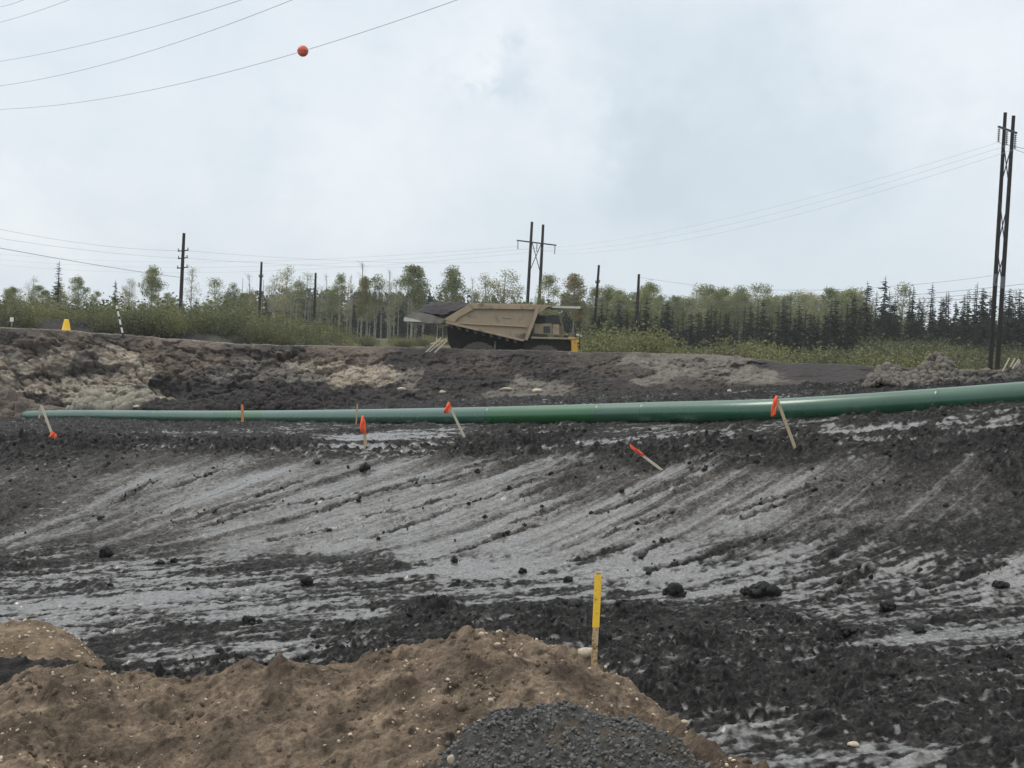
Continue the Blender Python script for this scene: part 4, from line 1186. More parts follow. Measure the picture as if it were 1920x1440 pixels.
stake((686, 840), (681, 783), None, 6, 'short flagged stake upright in the dark ridge left of centre', [(680, 780, 6), (681, 790, 10), (680, 800, 9), (682, 812, 7)])
stake((871, 820), (841, 757), None, 4.5, 'leaning flagged stake in front of the pipe at the centre', [(842, 754, 5), (841, 760, 9), (838, 768, 9), (836, 775, 6)], 'lath_pale')
stake((1242, 882), (1184, 838), None, 5, 'fallen stake with flagging lying tilted on the upper slope', [(1182, 834, 5), (1189, 842, 12), (1198, 849, 12), (1208, 855, 6)], 'lath_pale')
stake((1491, 840), (1455, 744), None, 6, 'tallest leaning flagged stake with ribbon hanging at the right of the pipe', [(1456, 742, 6), (1454, 752, 9), (1451, 764, 8), (1449, 777, 6), (1448, 781, 3)])
stake((455, 796), (454, 758), 61, 5, 'faded orange stake standing against the left part of the pipe', None, 'faded')
stake((668, 792), (670, 757), 53, 2.6, 'thin grey bare stake against the pipe left of centre', None, 'lath')


def broken(r, b, d):
    mb = MB(); mb.bar(P(77, 760, d) - b, P(73, 784, d + .1) - b, 3.4 * d / F, 0.015, (1, 0, 0)); mb.build('broken_piece', M['lath_pale'], r)
stake((100, 820), (77, 759), None, 4.5, 'broken stake folded at the top with flagging at its foot at the left', [(99, 809, 6), (100, 813, 12), (99, 818, 12), (101, 821, 7)], 'lath_pale', broken)
# tall yellow topped stake on the mound
d = 17.6; b = P(1114, 1240, d); t = P(1122, 1072, d); s = d / F
r = empty('survey_stake', tuple(b)); tag(r, 'tall wooden stake with yellow painted upper half on the brown mound', 'stake', 'survey stakes')
ax = t - b
mb = MB(); mb.bar(-ax * 0.15, ax * 0.38, 11 * s, 0.04, (1, 0, 0)); mb.build('stake_lath', mk('stake_wood', (0.50, 0.355, 0.20), 0.8, 0.3, 40, 0.2, 0.2, (0.10, 0.06, 0.035), 0.5, 30), r, bevel=0.004)
mb = MB(); mb.bar(ax * 0.38, ax * 0.97, 13 * s, 0.043, (1, 0, 0)); mb.build('yellow_top', M['yellow'], r, bevel=0.006)
mb = MB(); mb.bar(ax * 0.97, ax * 1.0, 11 * s, 0.036, (1, 0, 0)); mb.build('stake_tip', M['lath'], r, bevel=0.008)

# four pale sticks leaning by the right twin poles
for i, (a, c, e, g) in enumerate(((1883, 690, 1893, 671), (1893, 690, 1903, 672), (1899, 690, 1911, 673), (1906, 688, 1913, 676))):
    d = 57; b = P(a, c, d); t = P(e, g, d)
    mb = MB(); mb.bar(b - b - (t - b) * 0.3, t - b, 0.05, 0.03, (1, 0, 0))
    o = link('leaning_stick', mb.mesh('leaning_stick', M['lath_pale']), None, tuple(b))
    tag(o, ['leftmost of four pale sticks leaning right by the twin poles', 'second from left of four pale sticks by the twin poles', 'longest of four pale sticks, third from left by the twin poles', 'rightmost short stick of four by the twin poles'][i], 'stick', 'pale sticks by the twin poles')

# yellow cone, striped marker pole and small white marker on the bank crest
d = 100.5; b = P(124, 622, d); s = d / F
r = empty('yellow_cone', tuple(b)); tag(r, 'yellow flat topped plastic cone standing on the bank crest', 'cone')
mb = MB(); prof_ = [(9.2 * s, 0.0), (8.8 * s, 0.06), (8.3 * s, 0.1), (4.4 * s, 21.5 * s), (3.9 * s, 23 * s), (2.2 * s, 23.3 * s)]
n = 28; vv = []; ff = []
for rr_, z in prof_:
    for j in range(n):
        g = 2 * math.pi * j / n; vv.append((rr_ * math.cos(g), rr_ * math.sin(g), z))
for k in range(len(prof_) - 1):
    for j in range(n): ff.append([k * n + j, k * n + (j + 1) % n, (k + 1) * n + (j + 1) % n, (k + 1) * n + j])
ff.append([(len(prof_) - 1) * n + j for j in range(n)])
mb.add(vv, ff); mb.build('cone_body', M['yellow_cone'], r, True)
mb = MB(); mb.box((-10 * s, -10 * s, -0.03), (10 * s, 10 * s, 0.05)); mb.build('cone_base', M['yellow_cone'], r, bevel=0.015)
d = 98.5; b = P(231, 630, d); t = P(218, 571, d)
r = empty('striped_pole', tuple(b)); tag(r, 'thin black and white banded pole leaning left on the bank crest', 'marker pole')
ax = t - b
for k in range(9):
    mb = MB(); e9 = [0, .10, .27, .36, .53, .62, .79, .86, .97, 1]; mb.tube([ax * e9[k], ax * e9[k + 1]], 0.062 + 0.001 * (k % 2), 10)
    mb.build('white_band' if k % 2 else 'black_band', M['white' if k % 2 else 'blackp'], r)
d = 103.5; b = P(22, 604, d); s = d / F
r = empty('marker_sign', tuple(b)); tag(r, 'small white square marker on the soil at the far left', 'marker')
mb = MB(); mb.box((-3.4 * s, -0.03, 1 * s), (3.4 * s, 0.0, 9 * s)); mb.build('sign_panel', M['white'], r)
mb = MB(); mb.box((-0.7 * s, 0.003, -8 * s), (0.7 * s, 0.05, 8 * s)); mb.build('sign_post', M['lath'], r)

# ------------------------------------------------------------------ haul truck on the road behind the bank
TD = 88.0
TB = P(930, 716, TD)
TW_ = 5.4                                   # body width, away from the viewer


def tl(px, py):
    q = P(px, py, TD) - TB
    return (q[0], q[2])


truck = empty('haul_truck', tuple(TB)); tag(truck, 'dusty tan mining haul truck with raised tail chute driving right on the bank', 'haul truck')
# dump body: two side walls with ribs, floor, front wall, tail chute
side = [(881, 570), (1007, 571), (1003, 592), (985, 637), (980, 638), (834, 603), (830, 600)]
tailp = [(759, 594), (776, 584.5), (806, 589), (832, 598), (834, 603), (826, 607), (800, 606), (759, 602)]
body = MB()
for y0 in (0, TW_ - 0.12):
    body.prism([tl(*p) for p in side], y0, y0 + 0.12)
fl = [(980, 638), (834, 603), (800, 606), (800, 602), (834, 598.5), (981, 632)]
body.prism([tl(*p) for p in fl], 0.13, TW_ - 0.13)
fw = [(1007, 571), (1012, 571), (989, 637), (981, 637.5), (1001, 592)]
body.prism([tl(*p) for p in fw], 0.13, TW_ - 0.13)
bo = body.build('dump_body', M['tan'], truck)
tm = MB()
for y0 in (0.0, TW_ - 0.12): tm.prism([tl(*p) for p in tailp], y0 + 0.004, y0 + 0.116)
tm.prism([tl(*p) for p in [(759, 602), (800, 606), (834, 604), (834, 600), (800, 601.5), (760, 597.5)]], 0.13, TW_ - 0.13)
tm.build('tail_chute', M['tailgrey'], bo)
lip = MB(); lip.prism([tl(*p) for p in [(757.5, 596), (759, 594.5), (785, 600.5), (791, 603.5), (759, 602.5)]], -0.05, -0.004); lip.prism([tl(*p) for p in [(757, 597), (758.8, 597), (758.8, 602.5), (757, 602)]], -0.05, TW_)
lip.build('tail_lip', M['bright'], bo)


def rib(pts, name='side_rib', th=0.16, mat='tanrib'):
    mb = MB(); mb.prism([tl(*p) for p in pts], -th, -0.003); mb.build(name, M[mat], bo, bevel=0.02)


rib([(882, 569), (1008, 570.5), (1008, 574), (1003, 580.5), (890, 579), (884, 576)], 'top_rail', 0.2)
rib([(881, 569.5), (893, 569.8), (890, 579), (862, 594.5), (852, 604.5), (832, 599.5), (830, 600)], 'rear_rail', 0.14)
rib([(850, 605), (988, 611.5), (987.5, 614), (850, 606.8)], 'side_rib', 0.13)
rib([(838, 602), (979, 636), (983.5, 636), (983, 639.5), (978, 639.8), (834, 606)], 'bottom_rail', 0.18)
rib([(1003, 581), (1008, 574), (1012, 573), (1007, 592), (989, 638.5), (983.5, 637), (1000, 592)], 'front_rail', 0.2)
rib([(978, 625), (985.5, 625), (980, 636), (969, 633.5)], 'corner_gusset', 0.1, 'tail')
rib([(941, 595.6), (948, 595.8), (948, 596.9), (953, 596.6), (959, 597.4), (959, 598.5), (950, 598), (941, 597)], 'side_scuff', 0.006, 'tail')
# canopy over the cab
cn = MB(); cn.prism([tl(*p) for p in [(1006, 571), (1036, 572), (1034, 574.5), (1026, 576), (1017, 582), (1010, 588), (1005, 592), (1008, 576)]], 0.0, 0.3)
cn.prism([tl(*p) for p in [(1006, 571), (1036, 572), (1034, 574.5), (1018, 577)]], 0.3, TW_)
cn.build('canopy', M['tanrib'], bo)
cn = MB(); cn.prism([tl(*p) for p in [(1036, 573.2), (1088.5, 574.6), (1088.5, 578), (1084, 578.4), (1034, 577)]], 0.2, TW_ - 0.2); cn.build('canopy_plate', M['bright'], bo)
# floor bolsters seen as a scalloped dark underside
for k in range(9):
    px = 842 + k * 15; py = 604 + (px - 834) * 0.2395
    mb = MB(); mb.prism([tl(px, py + 0.3), tl(px + 7.5, py + 2.2), tl(px + 6.5, py + 9), tl(px + 1.5, py + 8.4)], 0.15, TW_ - 0.15); mb.build('floor_bolster', M['tail'], bo)

# soil load is a thing of its own
NX, NY = 90, 40
tx = np.linspace(772, 1004, NX); ty = np.linspace(0.16, TW_ - 0.16, NY)
topy = np.interp(tx, [772, 778, 790, 803, 818, 834, 850, 868, 884, 900, 940, 980, 1004], [590, 583, 573.5, 567.5, 566.5, 565.5, 566.5, 568, 568.5, 569, 570, 569.5, 571])
boty = np.interp(tx, [772, 834, 981, 1004], [600, 599, 630, 580])
edge = np.interp(tx, [772, 806, 832, 881, 1004], [588, 589.5, 594, 572, 572.5])
V = []
for i in range(NX):
    a = tl(tx[i], topy[i]); e = tl(tx[i], edge[i])
    for j in range(NY):
        u = ty[j] / TW_ * 2 - 1
        h = e[1] + (a[1] - e[1] + 0.05) * (1 - abs(u) ** 2.6)
        V.append((a[0], ty[j], h))
V = np.array(V); V[:, 2] += 0.12 * fbm(V[:, 0] * 1.5, V[:, 1] * 1.5, 801, 4) + 0.10 * clods(V[:, 0] * 2.2, V[:, 1] * 2.2, 803, .7) - 0.03
Vb = V.copy(); Vb[:, 2] = np.repeat([min(tl(a, b)[1], tl(a, c)[1] - 0.05) for a, b, c in zip(tx, boty, edge)], NY)
gf = grid_faces(NX, NY); ii = np.arange(NX * NY).reshape(NX, NY)
ring = list(ii[0]) + list(ii[1:, -1]) + list(ii[-1, :-1][::-1]) + list(ii[1:-1, 0][::-1])
sf_ = np.array([[ring[k], ring[(k + 1) % len(ring)], ring[(k + 1) % len(ring)] + NX * NY, ring[k] + NX * NY] for k in range(len(ring))])
load = link('soil_load', mesh('soil_load', np.concatenate([V, Vb]), np.concatenate([gf, sf_]), mk('load_soil', (0.038, 0.034, 0.036), 0.9, 0.4, 4, 0.2, 0.7), True), None, tuple(TB))
tag(load, 'black soil heaped in the dump body of the haul truck', 'soil load')

# chassis
mb = MB(); mb.prism([tl(*p) for p in [(836, 612), (870, 614), (984, 640), (1000, 640), (1072, 640), (1080, 652), (1080, 668), (1000, 672), (850, 668), (838, 640)]], 1.6, 3.8)
mb.build('chassis', M['trkdark'], truck)
mb = MB(); mb.prism([tl(*p) for p in [(986, 633), (1070, 635), (1070, 668), (1045, 668), (980, 664)]], 0.6, 4.8); mb.build('engine_block', M['trkdark'], truck)
mb = MB(); mb.prism([tl(*p) for p in [(996, 631), (1076, 633.5), (1076, 637), (996, 635)]], 0.1, 5.3); mb.build('deck', M['deck'], truck, bevel=0.02)
# tan box on the deck with its dark grille
mb = MB(); mb.prism([tl(*p) for p in [(1001.5, 607), (1035, 606.2), (1035, 627.6), (1001.5, 625.6)]], 0.5, 1.9); bx_ = mb.build('deck_box', M['deck'], truck, bevel=0.03)
mb = MB(); mb.prism([tl(*p) for p in [(1019.5, 611.6), (1032, 611.6), (1032, 624), (1019.5, 624)]], 0.46, 0.5); mb.build('grille', M['glass'], bx_)
mb = MB()
for k in range(4): mb.prism([tl(1019.5, 612.5 + k * 3), tl(1032, 612.5 + k * 3), tl(1032, 613.3 + k * 3), tl(1019.5, 613.3 + k * 3)], 0.43, 0.459)
mb.build('grille_bar', M['tail'], bx_)
mb = MB(); mb.prism([tl(*p) for p in [(1036, 608), (1049, 608), (1049, 628), (1036, 628)]], 0.55, 1.8); mb.build('air_cleaner', M['tanrib'], truck, bevel=0.04)
mb = MB(); mb.prism([tl(*p) for p in [(1027, 625.6), (1039, 626), (1039, 633), (1027, 632.5)]], 0.12, 0.45); mb.build('toolbox', M['tail'], truck, bevel=0.02)
mb = MB()
for y_ in (0.9, 1.3):
    q = tl(1009, 606); mb.tube([(q[0], y_, q[1]), (q[0], y_, q[1] + .35), (q[0] + .02, y_, q[1] + .5)], 0.13, 10)
mb.prism([tl(*p) for p in [(1005, 592), (1022, 591), (1024, 604), (1003, 606)]], 0.7, 1.7); mb.build('exhaust', M['trkdark'], truck)
# operator cab on the far side
mb = MB(); mb.prism([tl(*p) for p in [(1006, 592), (1052, 588), (1060, 612), (1060, 632), (1006, 631)]], 3.2, 5.0); cab = mb.build('operator_cab', M['deck'], truck, bevel=0.05)
mb = MB(); mb.prism([tl(*p) for p in [(1010, 594), (1050, 591), (1056, 610), (1010, 610)]], 3.17, 3.2); mb.build('cab_window', M['glass'], cab)
# nose: grey box, white rail, yellow bumper post
mb = MB(); mb.prism([tl(*p) for p in [(1066, 623.5), (1078, 624), (1078, 632.6), (1066, 632.3)]], 0.3, 0.9); mb.build('light_box', M['tail'], truck, bevel=0.02)
mb = MB(); mb.prism([tl(*p) for p in [(1066, 631.8), (1079, 632.4), (1081, 637), (1066, 636)]], 0.06, 0.29); mb.build('nose_corner', M['trkyellow'], truck, bevel=0.02)
mb = MB(); mb.prism([tl(*p) for p in [(1071.5, 637.5), (1086, 637.5), (1086, 641), (1082.5, 643), (1082.5, 668), (1071.5, 668)]], 0.05, 0.7); mb.build('bumper_post', M['trkyellow'], truck, bevel=0.03)
mb = MB(); mb.prism([tl(*p) for p in [(1071.5, 650), (1085, 650), (1085, 664), (1071.5, 664)]], 0.75, 4.9); mb.build('front_bumper', M['trkyellow'], truck, bevel=0.03)
mb = MB(); mb.bar(np.array([tl(1081, 626.6)[0], 0.4, tl(1081, 626.6)[1]]), np.array([tl(1091, 630.2)[0], 0.4, tl(1091, 630.2)[1]]), 0.12, 0.12)
mb.build('mirror_arm', M['bright'], truck)
mb = MB()
for px in (1079, 1087.5):
    a = tl(px, 628); b_ = tl(px, 655); mb.tube([(a[0], 0.35, a[1]), (b_[0], 0.35, b_[1])], 0.035, 6)
for py in (638, 644, 650):
    a = tl(1087, py); b_ = tl(1079, py); mb.tube([(a[0], 0.35, a[1]), (b_[0], 0.35, b_[1])], 0.03, 6)
mb.build('ladder', M['trkdark'], truck)
mb = MB()
for k in range(5):
    a = tl(998 + k * 18.5, 631.5 + k * .5); mb.tube([(a[0], 5.15, a[1]), (a[0], 5.15, a[1] + 1.0)], 0.025, 6)
a = tl(998, 631.5); b_ = tl(1072, 633.5)
for h in (.5, 1.0): mb.tube([(a[0], 5.15, a[1] + h), (b_[0], 5.15, b_[1] + h)], 0.022, 6)
mb.build('handrail', M['trkdark'], truck)
for y_ in (0.9, 4.3):
    mb = MB(); a = tl(990, 628); b_ = tl(984, 664); mid = ((a[0] + b_[0]) / 2, (a[1] + b_[1]) / 2)
    mb.tube([(a[0], y_, a[1]), (mid[0], y_, mid[1])], 0.09, 10); mb.tube([(mid[0], y_, mid[1]), (b_[0], y_, b_[1])], 0.15, 10); mb.build('hoist_cylinder', M['trkdark'], truck)
mb = MB(); a = tl(928, 640); mb.box((a[0] - 0.05, 0.3, a[1] - 1.2), (a[0] + 0.05, 1.6, a[1])); mb.build('mud_flap', M['tail'], truck)


def wheel(px, py, y0, wd, R):
    c = tl(px, py)
    n = 56; mb = MB(); prof_ = [(0.58 * R, 0.0), (0.75 * R, -0.02), (0.95 * R, 0.05), (R, 0.16), (R, wd - 0.16), (0.95 * R, wd - 0.05), (0.75 * R, wd + 0.02), (0.58 * R, wd)]
    v = []; f = []
    for k, (r_, y_) in enumerate(prof_):
        for j in range(n):
            g = 2 * math.pi * j / n; rr = r_ * (1.0 if k not in (3, 4) else (1.0 if j % 2 else 0.955))
            v.append((c[0] + rr * math.cos(g), y0 + y_, c[1] + rr * math.sin(g)))
    for k in range(len(prof_) - 1):
        for j in range(n): f.append([k * n + j, k * n + (j + 1) % n, (k + 1) * n + (j + 1) % n, (k + 1) * n + j])
    mb.add(v, f); tyre = mb.build('wheel', M['rubber'], truck)
    mb = MB()
    for r_, ya, yb in ((0.57 * R, 0.05, wd - 0.05), (0.3 * R, -0.02, 0.049)):
        mb.tube([(c[0], y0 + ya, c[1]), (c[0], y0 + yb, c[1])], r_, 32)
    for j in range(12):
        g = 2 * math.pi * j / 12; mb.tube([(c[0] + .44 * R * math.cos(g), y0 + .02, c[1] + .44 * R * math.sin(g)), (c[0] + .44 * R * math.cos(g), y0 + .06, c[1] + .44 * R * math.sin(g))], .04, 6)
    mb.build('rim', M['tail'], tyre)


for y0, wd in ((0.1, 0.75), (0.95, 0.75), (3.7, 0.75), (4.55, 0.75)): wheel(897, 680, y0, wd, 1.34)
for y0 in (0.15, 4.4): wheel(1020, 686, y0, 0.85, 1.34)

# pale broken planks behind the truck's rear wheels
for i, (a, b, wd) in enumerate((((806, 653), (827, 633), .10), ((812, 654), (833, 637), .08), ((821, 655), (838, 638), .11), ((815, 642.5), (838, 635.5), .08), ((819, 645), (818.4, 632.5), .06))):
    d = 85.3 + 0.07 * i; p = P(a[0], a[1], d); q = P(b[0], b[1], d)
    mb = MB(); mb.bar(p - p - (q - p) * .35, q - p, wd * .8, 0.05, (0.6, 0, 0.8))
    o = link('plank', mb.mesh('plank', M['lath_pale']), None, tuple(p))
    tag(o, ['pale plank leaning on the bank below the tail of the truck, leftmost', 'pale plank second from left below the tail of the truck', 'rightmost pale plank leaning below the tail of the truck', 'flat pale plank across the tops of the leaning ones below the truck tail', 'short pale upright stub among the planks below the truck tail'][i], 'plank', 'pale planks below the truck tail')

# ------------------------------------------------------------------ power lines
def pole_thing(bpx, tpx, d, r0, r1, label, arms=(), name='utility_pole', basez=None):
    t = P(tpx[0], tpx[1], d); b = P(bpx[0], bpx[1], d)
    g = plain_z(b[0], d)
    k = (g - 0.3 - t[2]) / (b[2] - t[2]); b = t + (b - t) * k
    r = empty(name, tuple(b)); tag(r, label, 'utility pole', 'wooden power poles')
    mb = MB(); ax = t - b
    mb.tube([ax * f_ for f_ in (0, .3, .6, 1)], [r0, r0 * .8 + r1 * .2, (r0 + r1) / 2, r1], 10); mb.build('pole', M['wood_pole'], r)
    s = d / F
    for py, half, tilt in arms:
        f_ = (py - bpx[1]) / (tpx[1] - bpx[1]); cxp = bpx[0] + (tpx[0] - bpx[0]) * f_
        a = P(cxp - half, py - tilt, d - 0.25) - b; c = P(cxp + half, py + tilt, d - 0.25) - b
        mb = MB(); mb.bar(a, c, 0.12, 0.12); arm = mb.build('crossarm', M['wood_pole'], r)
        for q in (a + (c - a) * .06, a + (c - a) * .94):
            mb = MB(); mb.tube([q + np.array([0, 0, .06]), q + np.array([0, 0, .14]), q + np.array([0, 0, .2]), q + np.array([0, 0, .3])], [.04, .09, .05, .07], 8); mb.build('insulator', M['insul'], arm)
    return r


pole_thing((338, 585), (345, 437), 165, .24, .17, 'dark pole with three short crossarm pairs standing in the bushes on the left', [(470, 10, -1), (484, 9, -1), (502, 10, -1)])
pole_thing((487, 572), (490.5, 491), 185, .20, .14, 'bare dark pole above the trees between the three arm pole and the truck, left one', [(519, 4, 0)])
pole_thing((590, 572), (592, 511.5), 195, .2, .14, 'short bare dark pole among the sparse birches left of the truck')
pole_thing((1115, 606), (1123, 497), 170, .2, .14, 'leaning thin pole just right of the haul truck', [(530, 4, -.5)])
pole_thing((1194, 604), (1198, 514), 175, .22, .16, 'second thin pole right of the haul truck, at the edge of the dense trees')


def hframe(p1, p2, d1, d2, r0, label, arm, braces, strings, bands=(), arm2=None):
    """p = ((base px),(top px)) for each pole"""
    T1 = P(*p1[1], d1); T2 = P(*p2[1], d2); B1 = P(*p1[0], d1); B2 = P(*p2[0], d2)
    for T_, B_, d in ((T1, B1, d1), (T2, B2, d2)):
        g = min(plain_z(B_[0], d), B_[2] if d < 110 else 99) - 0.4; k = (g - T_[2]) / (B_[2] - T_[2]); B_[:] = T_ + (B_ - T_) * k
    o = (B1 + B2) / 2
    r = empty('twin_pole_pylon', tuple(o)); tag(r, label, 'pylon', 'twin wooden pylons')
    for a, b in ((B1, T1), (B2, T2)):
        mb = MB(); mb.tube([a + (b - a) * f_ - o for f_ in (0, .3, .6, 1)], [r0, r0 * .94, r0 * .85, r0 * .7], 12); po = mb.build('pole', M['wood_pole'], r)
        for f0, f1 in bands:
            rr = r0 * (1.0 - 0.25 * f0) + 0.012
            mb = MB(); mb.tube([a + (b - a) * f0 - o, a + (b - a) * f1 - o], rr, 12); mb.build('pale_band', M['band'], po)
    A = P(*arm[0]) - o; Bq = P(*arm[1]) - o
    mb = MB(); off_ = np.array([0, -r0 * 0.9, 0]); mb.bar(A + off_, Bq + off_, r0 * .8, r0 * .7); ca = mb.build('crossarm', M['wood_pole'], r)
    for (fa, fb) in braces:
        for s1, s2 in ((fa, fb), (fb, fa)):
            q1 = B1 + (T1 - B1) * s1 - o; q2 = B2 + (T2 - B2) * s2 - o
            mb = MB(); mb.bar(q1, q2, r0 * .36, 0.06); mb.build('brace', M['wood_pole'], r)
    tips = []
    for fr, ln in strings:
        q = A + (Bq - A) * fr + off_
        mb = MB(); n = 7; pts = []; rs_ = []
        for k in range(n):
            for dz, rr in ((0.02, .03), (.09, .13), (.12, .03)):
                pts.append(q - np.array([0, 0, 0.1 + (k + dz / 0.15) * ln / n])); rs_.append(rr)
        mb.tube(pts, rs_, 8); mb.build('insulator_string', M['insul'], ca)
        tips.append(q + o - np.array([0, 0, ln + .12]))
    return r, T1, T2, tips


mid = hframe(((989, 568), (997.5, 416)), ((1010.5, 580), (1018.5, 421)), 208, 205.5, .27, 'twin pole wooden pylon with crossarm rising behind the haul truck',
             ((970, 451, 210), (1042, 460, 203)), [(0.60, 0.87)], [(0.02, 1.2), (0.52, 1.2), (0.98, 1.2)])
rig = hframe(((1857, 684), (1885, 211)), ((1870, 689), (1900.5, 217)), 101, 97.5, .175, 'tall twin pole wooden pylon leaning right near the right edge',
             ((1871, 238, 103), (1904, 250, 95.5)), [(0.76, 0.90), (0.55, 0.70), (0.42, 0.54)], [(0.04, 1.0), (0.5, 1.0), (0.96, 1.0)], [(0.415, 0.455)])


def wire(pts, label, r=0.02, group='overhead wires', n=48):
    """pts: world points p0, p1 and sag, or photo path"""
    mb = MB(); mb.tube(pts, r, 5, False)
    o = np.array(pts[len(pts) // 2]); mb.v = [tuple(np.array(q) - o) for q in mb.v]
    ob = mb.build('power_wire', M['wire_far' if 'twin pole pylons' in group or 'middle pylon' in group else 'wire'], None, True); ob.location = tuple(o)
    return tag(ob, label, 'wire', group)


def span(a, b, sag, n=40):
    return [a + (b - a) * t - np.array([0, 0, 4 * sag * t * (1 - t)]) for t in np.linspace(0, 1, n)]


def fit(c3, n=50, t0=0.0, t1=1.0):
    """wire hanging through three seen points (px, py, d): straight in plan, parabola in height"""
    q = [P(*c) for c in c3]; a, b = q[0], q[2]
    # parameter of the middle point: where the vertical plane a-b meets its line of sight
    eye = np.array([0, 0, EYE]); v = q[1] - eye; h = b - a
    den = v[0] * h[1] - v[1] * h[0]; t = (v[0] * (-a[1]) + v[1] * a[0]) / den
    k = (a[0] + t * h[0]) / v[0] if abs(v[0]) > 1e-6 else (a[1] + t * h[1]) / v[1]
    zm = EYE + k * v[2]
    lin = a[2] + t * h[2]; sag = (lin - zm) / (t * (1 - t))
    return [a + h * s - np.array([0, 0, sag * s * (1 - s)]) for s in np.linspace(t0, t1, n)]


# wires of the nearer line crossing the upper left sky
ballw = fit([(0, 205, 112), (567, 96, 80), (862, -2, 66)], 60, -0.5, 1.35)
wire(ballw, 'overhead wire carrying the red marker ball across the upper left sky', .015)
wire(fit([(0, 161, 108), (300, 90, 90), (552, -2, 74)], 60, -.5, 1.35), 'second lowest wire in the upper left sky, just above the marker ball wire', .015)
wire(fit([(0, 115, 108), (230, 66, 92), (458, -2, 78)], 60, -.5, 1.35), 'third wire from the bottom in the upper left corner of the sky', .015)
wire(fit([(0, 42, 96), (70, 21, 90), (134, -2, 84)], 40, -.7, 1.5), 'short wire across the upper left corner, lower of the two', .013)
wire(fit([(0, 13, 96), (24, 7, 93), (48, -2, 90)], 40, -1.5, 2.2), 'topmost short wire at the upper left corner', .013)
# marker ball on its wire
bp = P(568, 90, 80)
k = min(range(len(ballw)), key=lambda i: abs((960 + F * (ballw[i] - np.array([0, 0, EYE])).dot(CR) / (ballw[i] - np.array([0, 0, EYE])).dot(_f)) - 568))
bpos = ballw[k]; bdir = ballw[k + 1] - ballw[k - 1]; bdir /= np.linalg.norm(bdir)
pxk = lambda w_: 960 + F * (w_ - np.array([0, 0, EYE])).dot(CR) / (w_ - np.array([0, 0, EYE])).dot(_f)
tpar = (568 - pxk(ballw[k])) / (pxk(ballw[k + 1]) - pxk(ballw[k])); bpos = ballw[k] + (ballw[k + 1] - ballw[k]) * tpar
RB = 10.2 * bpos[1] / F
r = empty('marker_ball', tuple(bpos)); tag(r, 'red orange aerial marker ball on an overhead wire', 'marker ball')
for sgn, nm in ((1, 'upper_half'), (-1, 'lower_half')):
    v = []; f = []; n = 36; m_ = 10
    for i in range(m_ + 1):
        la = (math.pi / 2) * i / m_
        for j in range(n): v.append((RB * math.cos(la) * math.cos(2 * math.pi * j / n), RB * math.cos(la) * math.sin(2 * math.pi * j / n), sgn * (RB * math.sin(la) + 0.006)))
    for i in range(m_):
        for j in range(n): f.append([i * n + j, i * n + (j + 1) % n, (i + 1) * n + (j + 1) % n, (i + 1) * n + j])
    mb = MB(); mb.add(v, f); mb.build(nm, M['ball'], r, True)
mb = MB(); mb.tube([(0, 0, -0.02), (0, 0, 0.02)], RB * 1.04, 40); mb.build('flange', mk('ball_flange', (0.28, 0.07, 0.045), 0.5), r)
mb = MB(); mb.tube([-bdir * RB * 1.25, bdir * RB * 1.25], 0.045, 8); mb.build('wire_clamp', M['steel'], r)

# spans of the twin pole line
for i, nm in enumerate(('uppermost', 'middle', 'lowest')):
    a = mid[3][i]; b = rig[3][i]
    wire(span(a, b, 1.7), nm + ' wire of the three sagging between the two twin pole pylons', .0095, 'wires between the twin pole pylons')
lefts = [P(0, 455 + 9 * i, 330) for i in range(3)]
for i, nm in enumerate(('top', 'middle', 'bottom')):
    a = mid[3][i]; e_ = P(-120, 478 + 8 * i, 330 - 2 * i)
    wire(fit([(-60, 470 + 10 * i, 330), (600, 486 + 9 * i, 250), (970 + 36 * i, 462 + 3 * i, 208)], 50), nm + ' wire running left from the middle pylon above the birches', .016, 'wires left of the middle pylon')
for i, nm in enumerate(('upper', 'lower')):
    b = rig[3][2] if i else rig[3][0]; e_ = P(2300, 240 + 30 * i, 70)
    wire(span(b, e_, 1.0), nm + ' short wire leaving the right pylon towards the right edge', .022, 'wires right of the tall pylon')
# local line on the left
wire(fit([(0, 430, 120), (170, 458, 140), (337, 470, 165)], 40, -.4, 1), 'thin upper wire from the left edge to the top arms of the left pole', .012, 'wires of the left pole')
wire(fit([(0, 447, 122), (170, 470, 142), (337, 484, 165)], 40, -.4, 1), 'thin wire from the left edge to the middle arms of the left pole', .011, 'wires of the left pole')
wire(fit([(0, 465, 120), (170, 495, 140), (337, 520, 165)], 40, -.4, 1), 'thick dark wire sloping from the left edge to the left pole', .026, 'wires of the left pole')
wire(fit([(348, 470, 165), (600, 487, 205), (985, 489, 260)], 40), 'faint upper wire running right from the left pole', .012, 'wires of the left pole')
wire(fit([(348, 484, 165), (500, 494, 190), (800, 500, 240)], 40), 'faint lower wire running right from the left pole', .012, 'wires of the left pole')
for i, (y1, y2, y3) in enumerate(((560, 567, 552), (568, 575, 562), (577, 582, 570))):
    wire(fit([(1122, y1, 168), (1430, y2, 150), (1990, y3 - 28, 130)], 50, -.1, 1.2), ['highest', 'middle', 'lowest'][i] + ' pale wire strung in front of the dense trees right of the truck', .018, 'wires in front of the trees').data.materials[0] = M['steel']
wire(fit([(1200, 520, 172), (1560, 543, 150), (1860, 517, 130)], 40), 'thin wire from the second thin pole towards the tall right pylon', .015, 'wires in front of the trees')

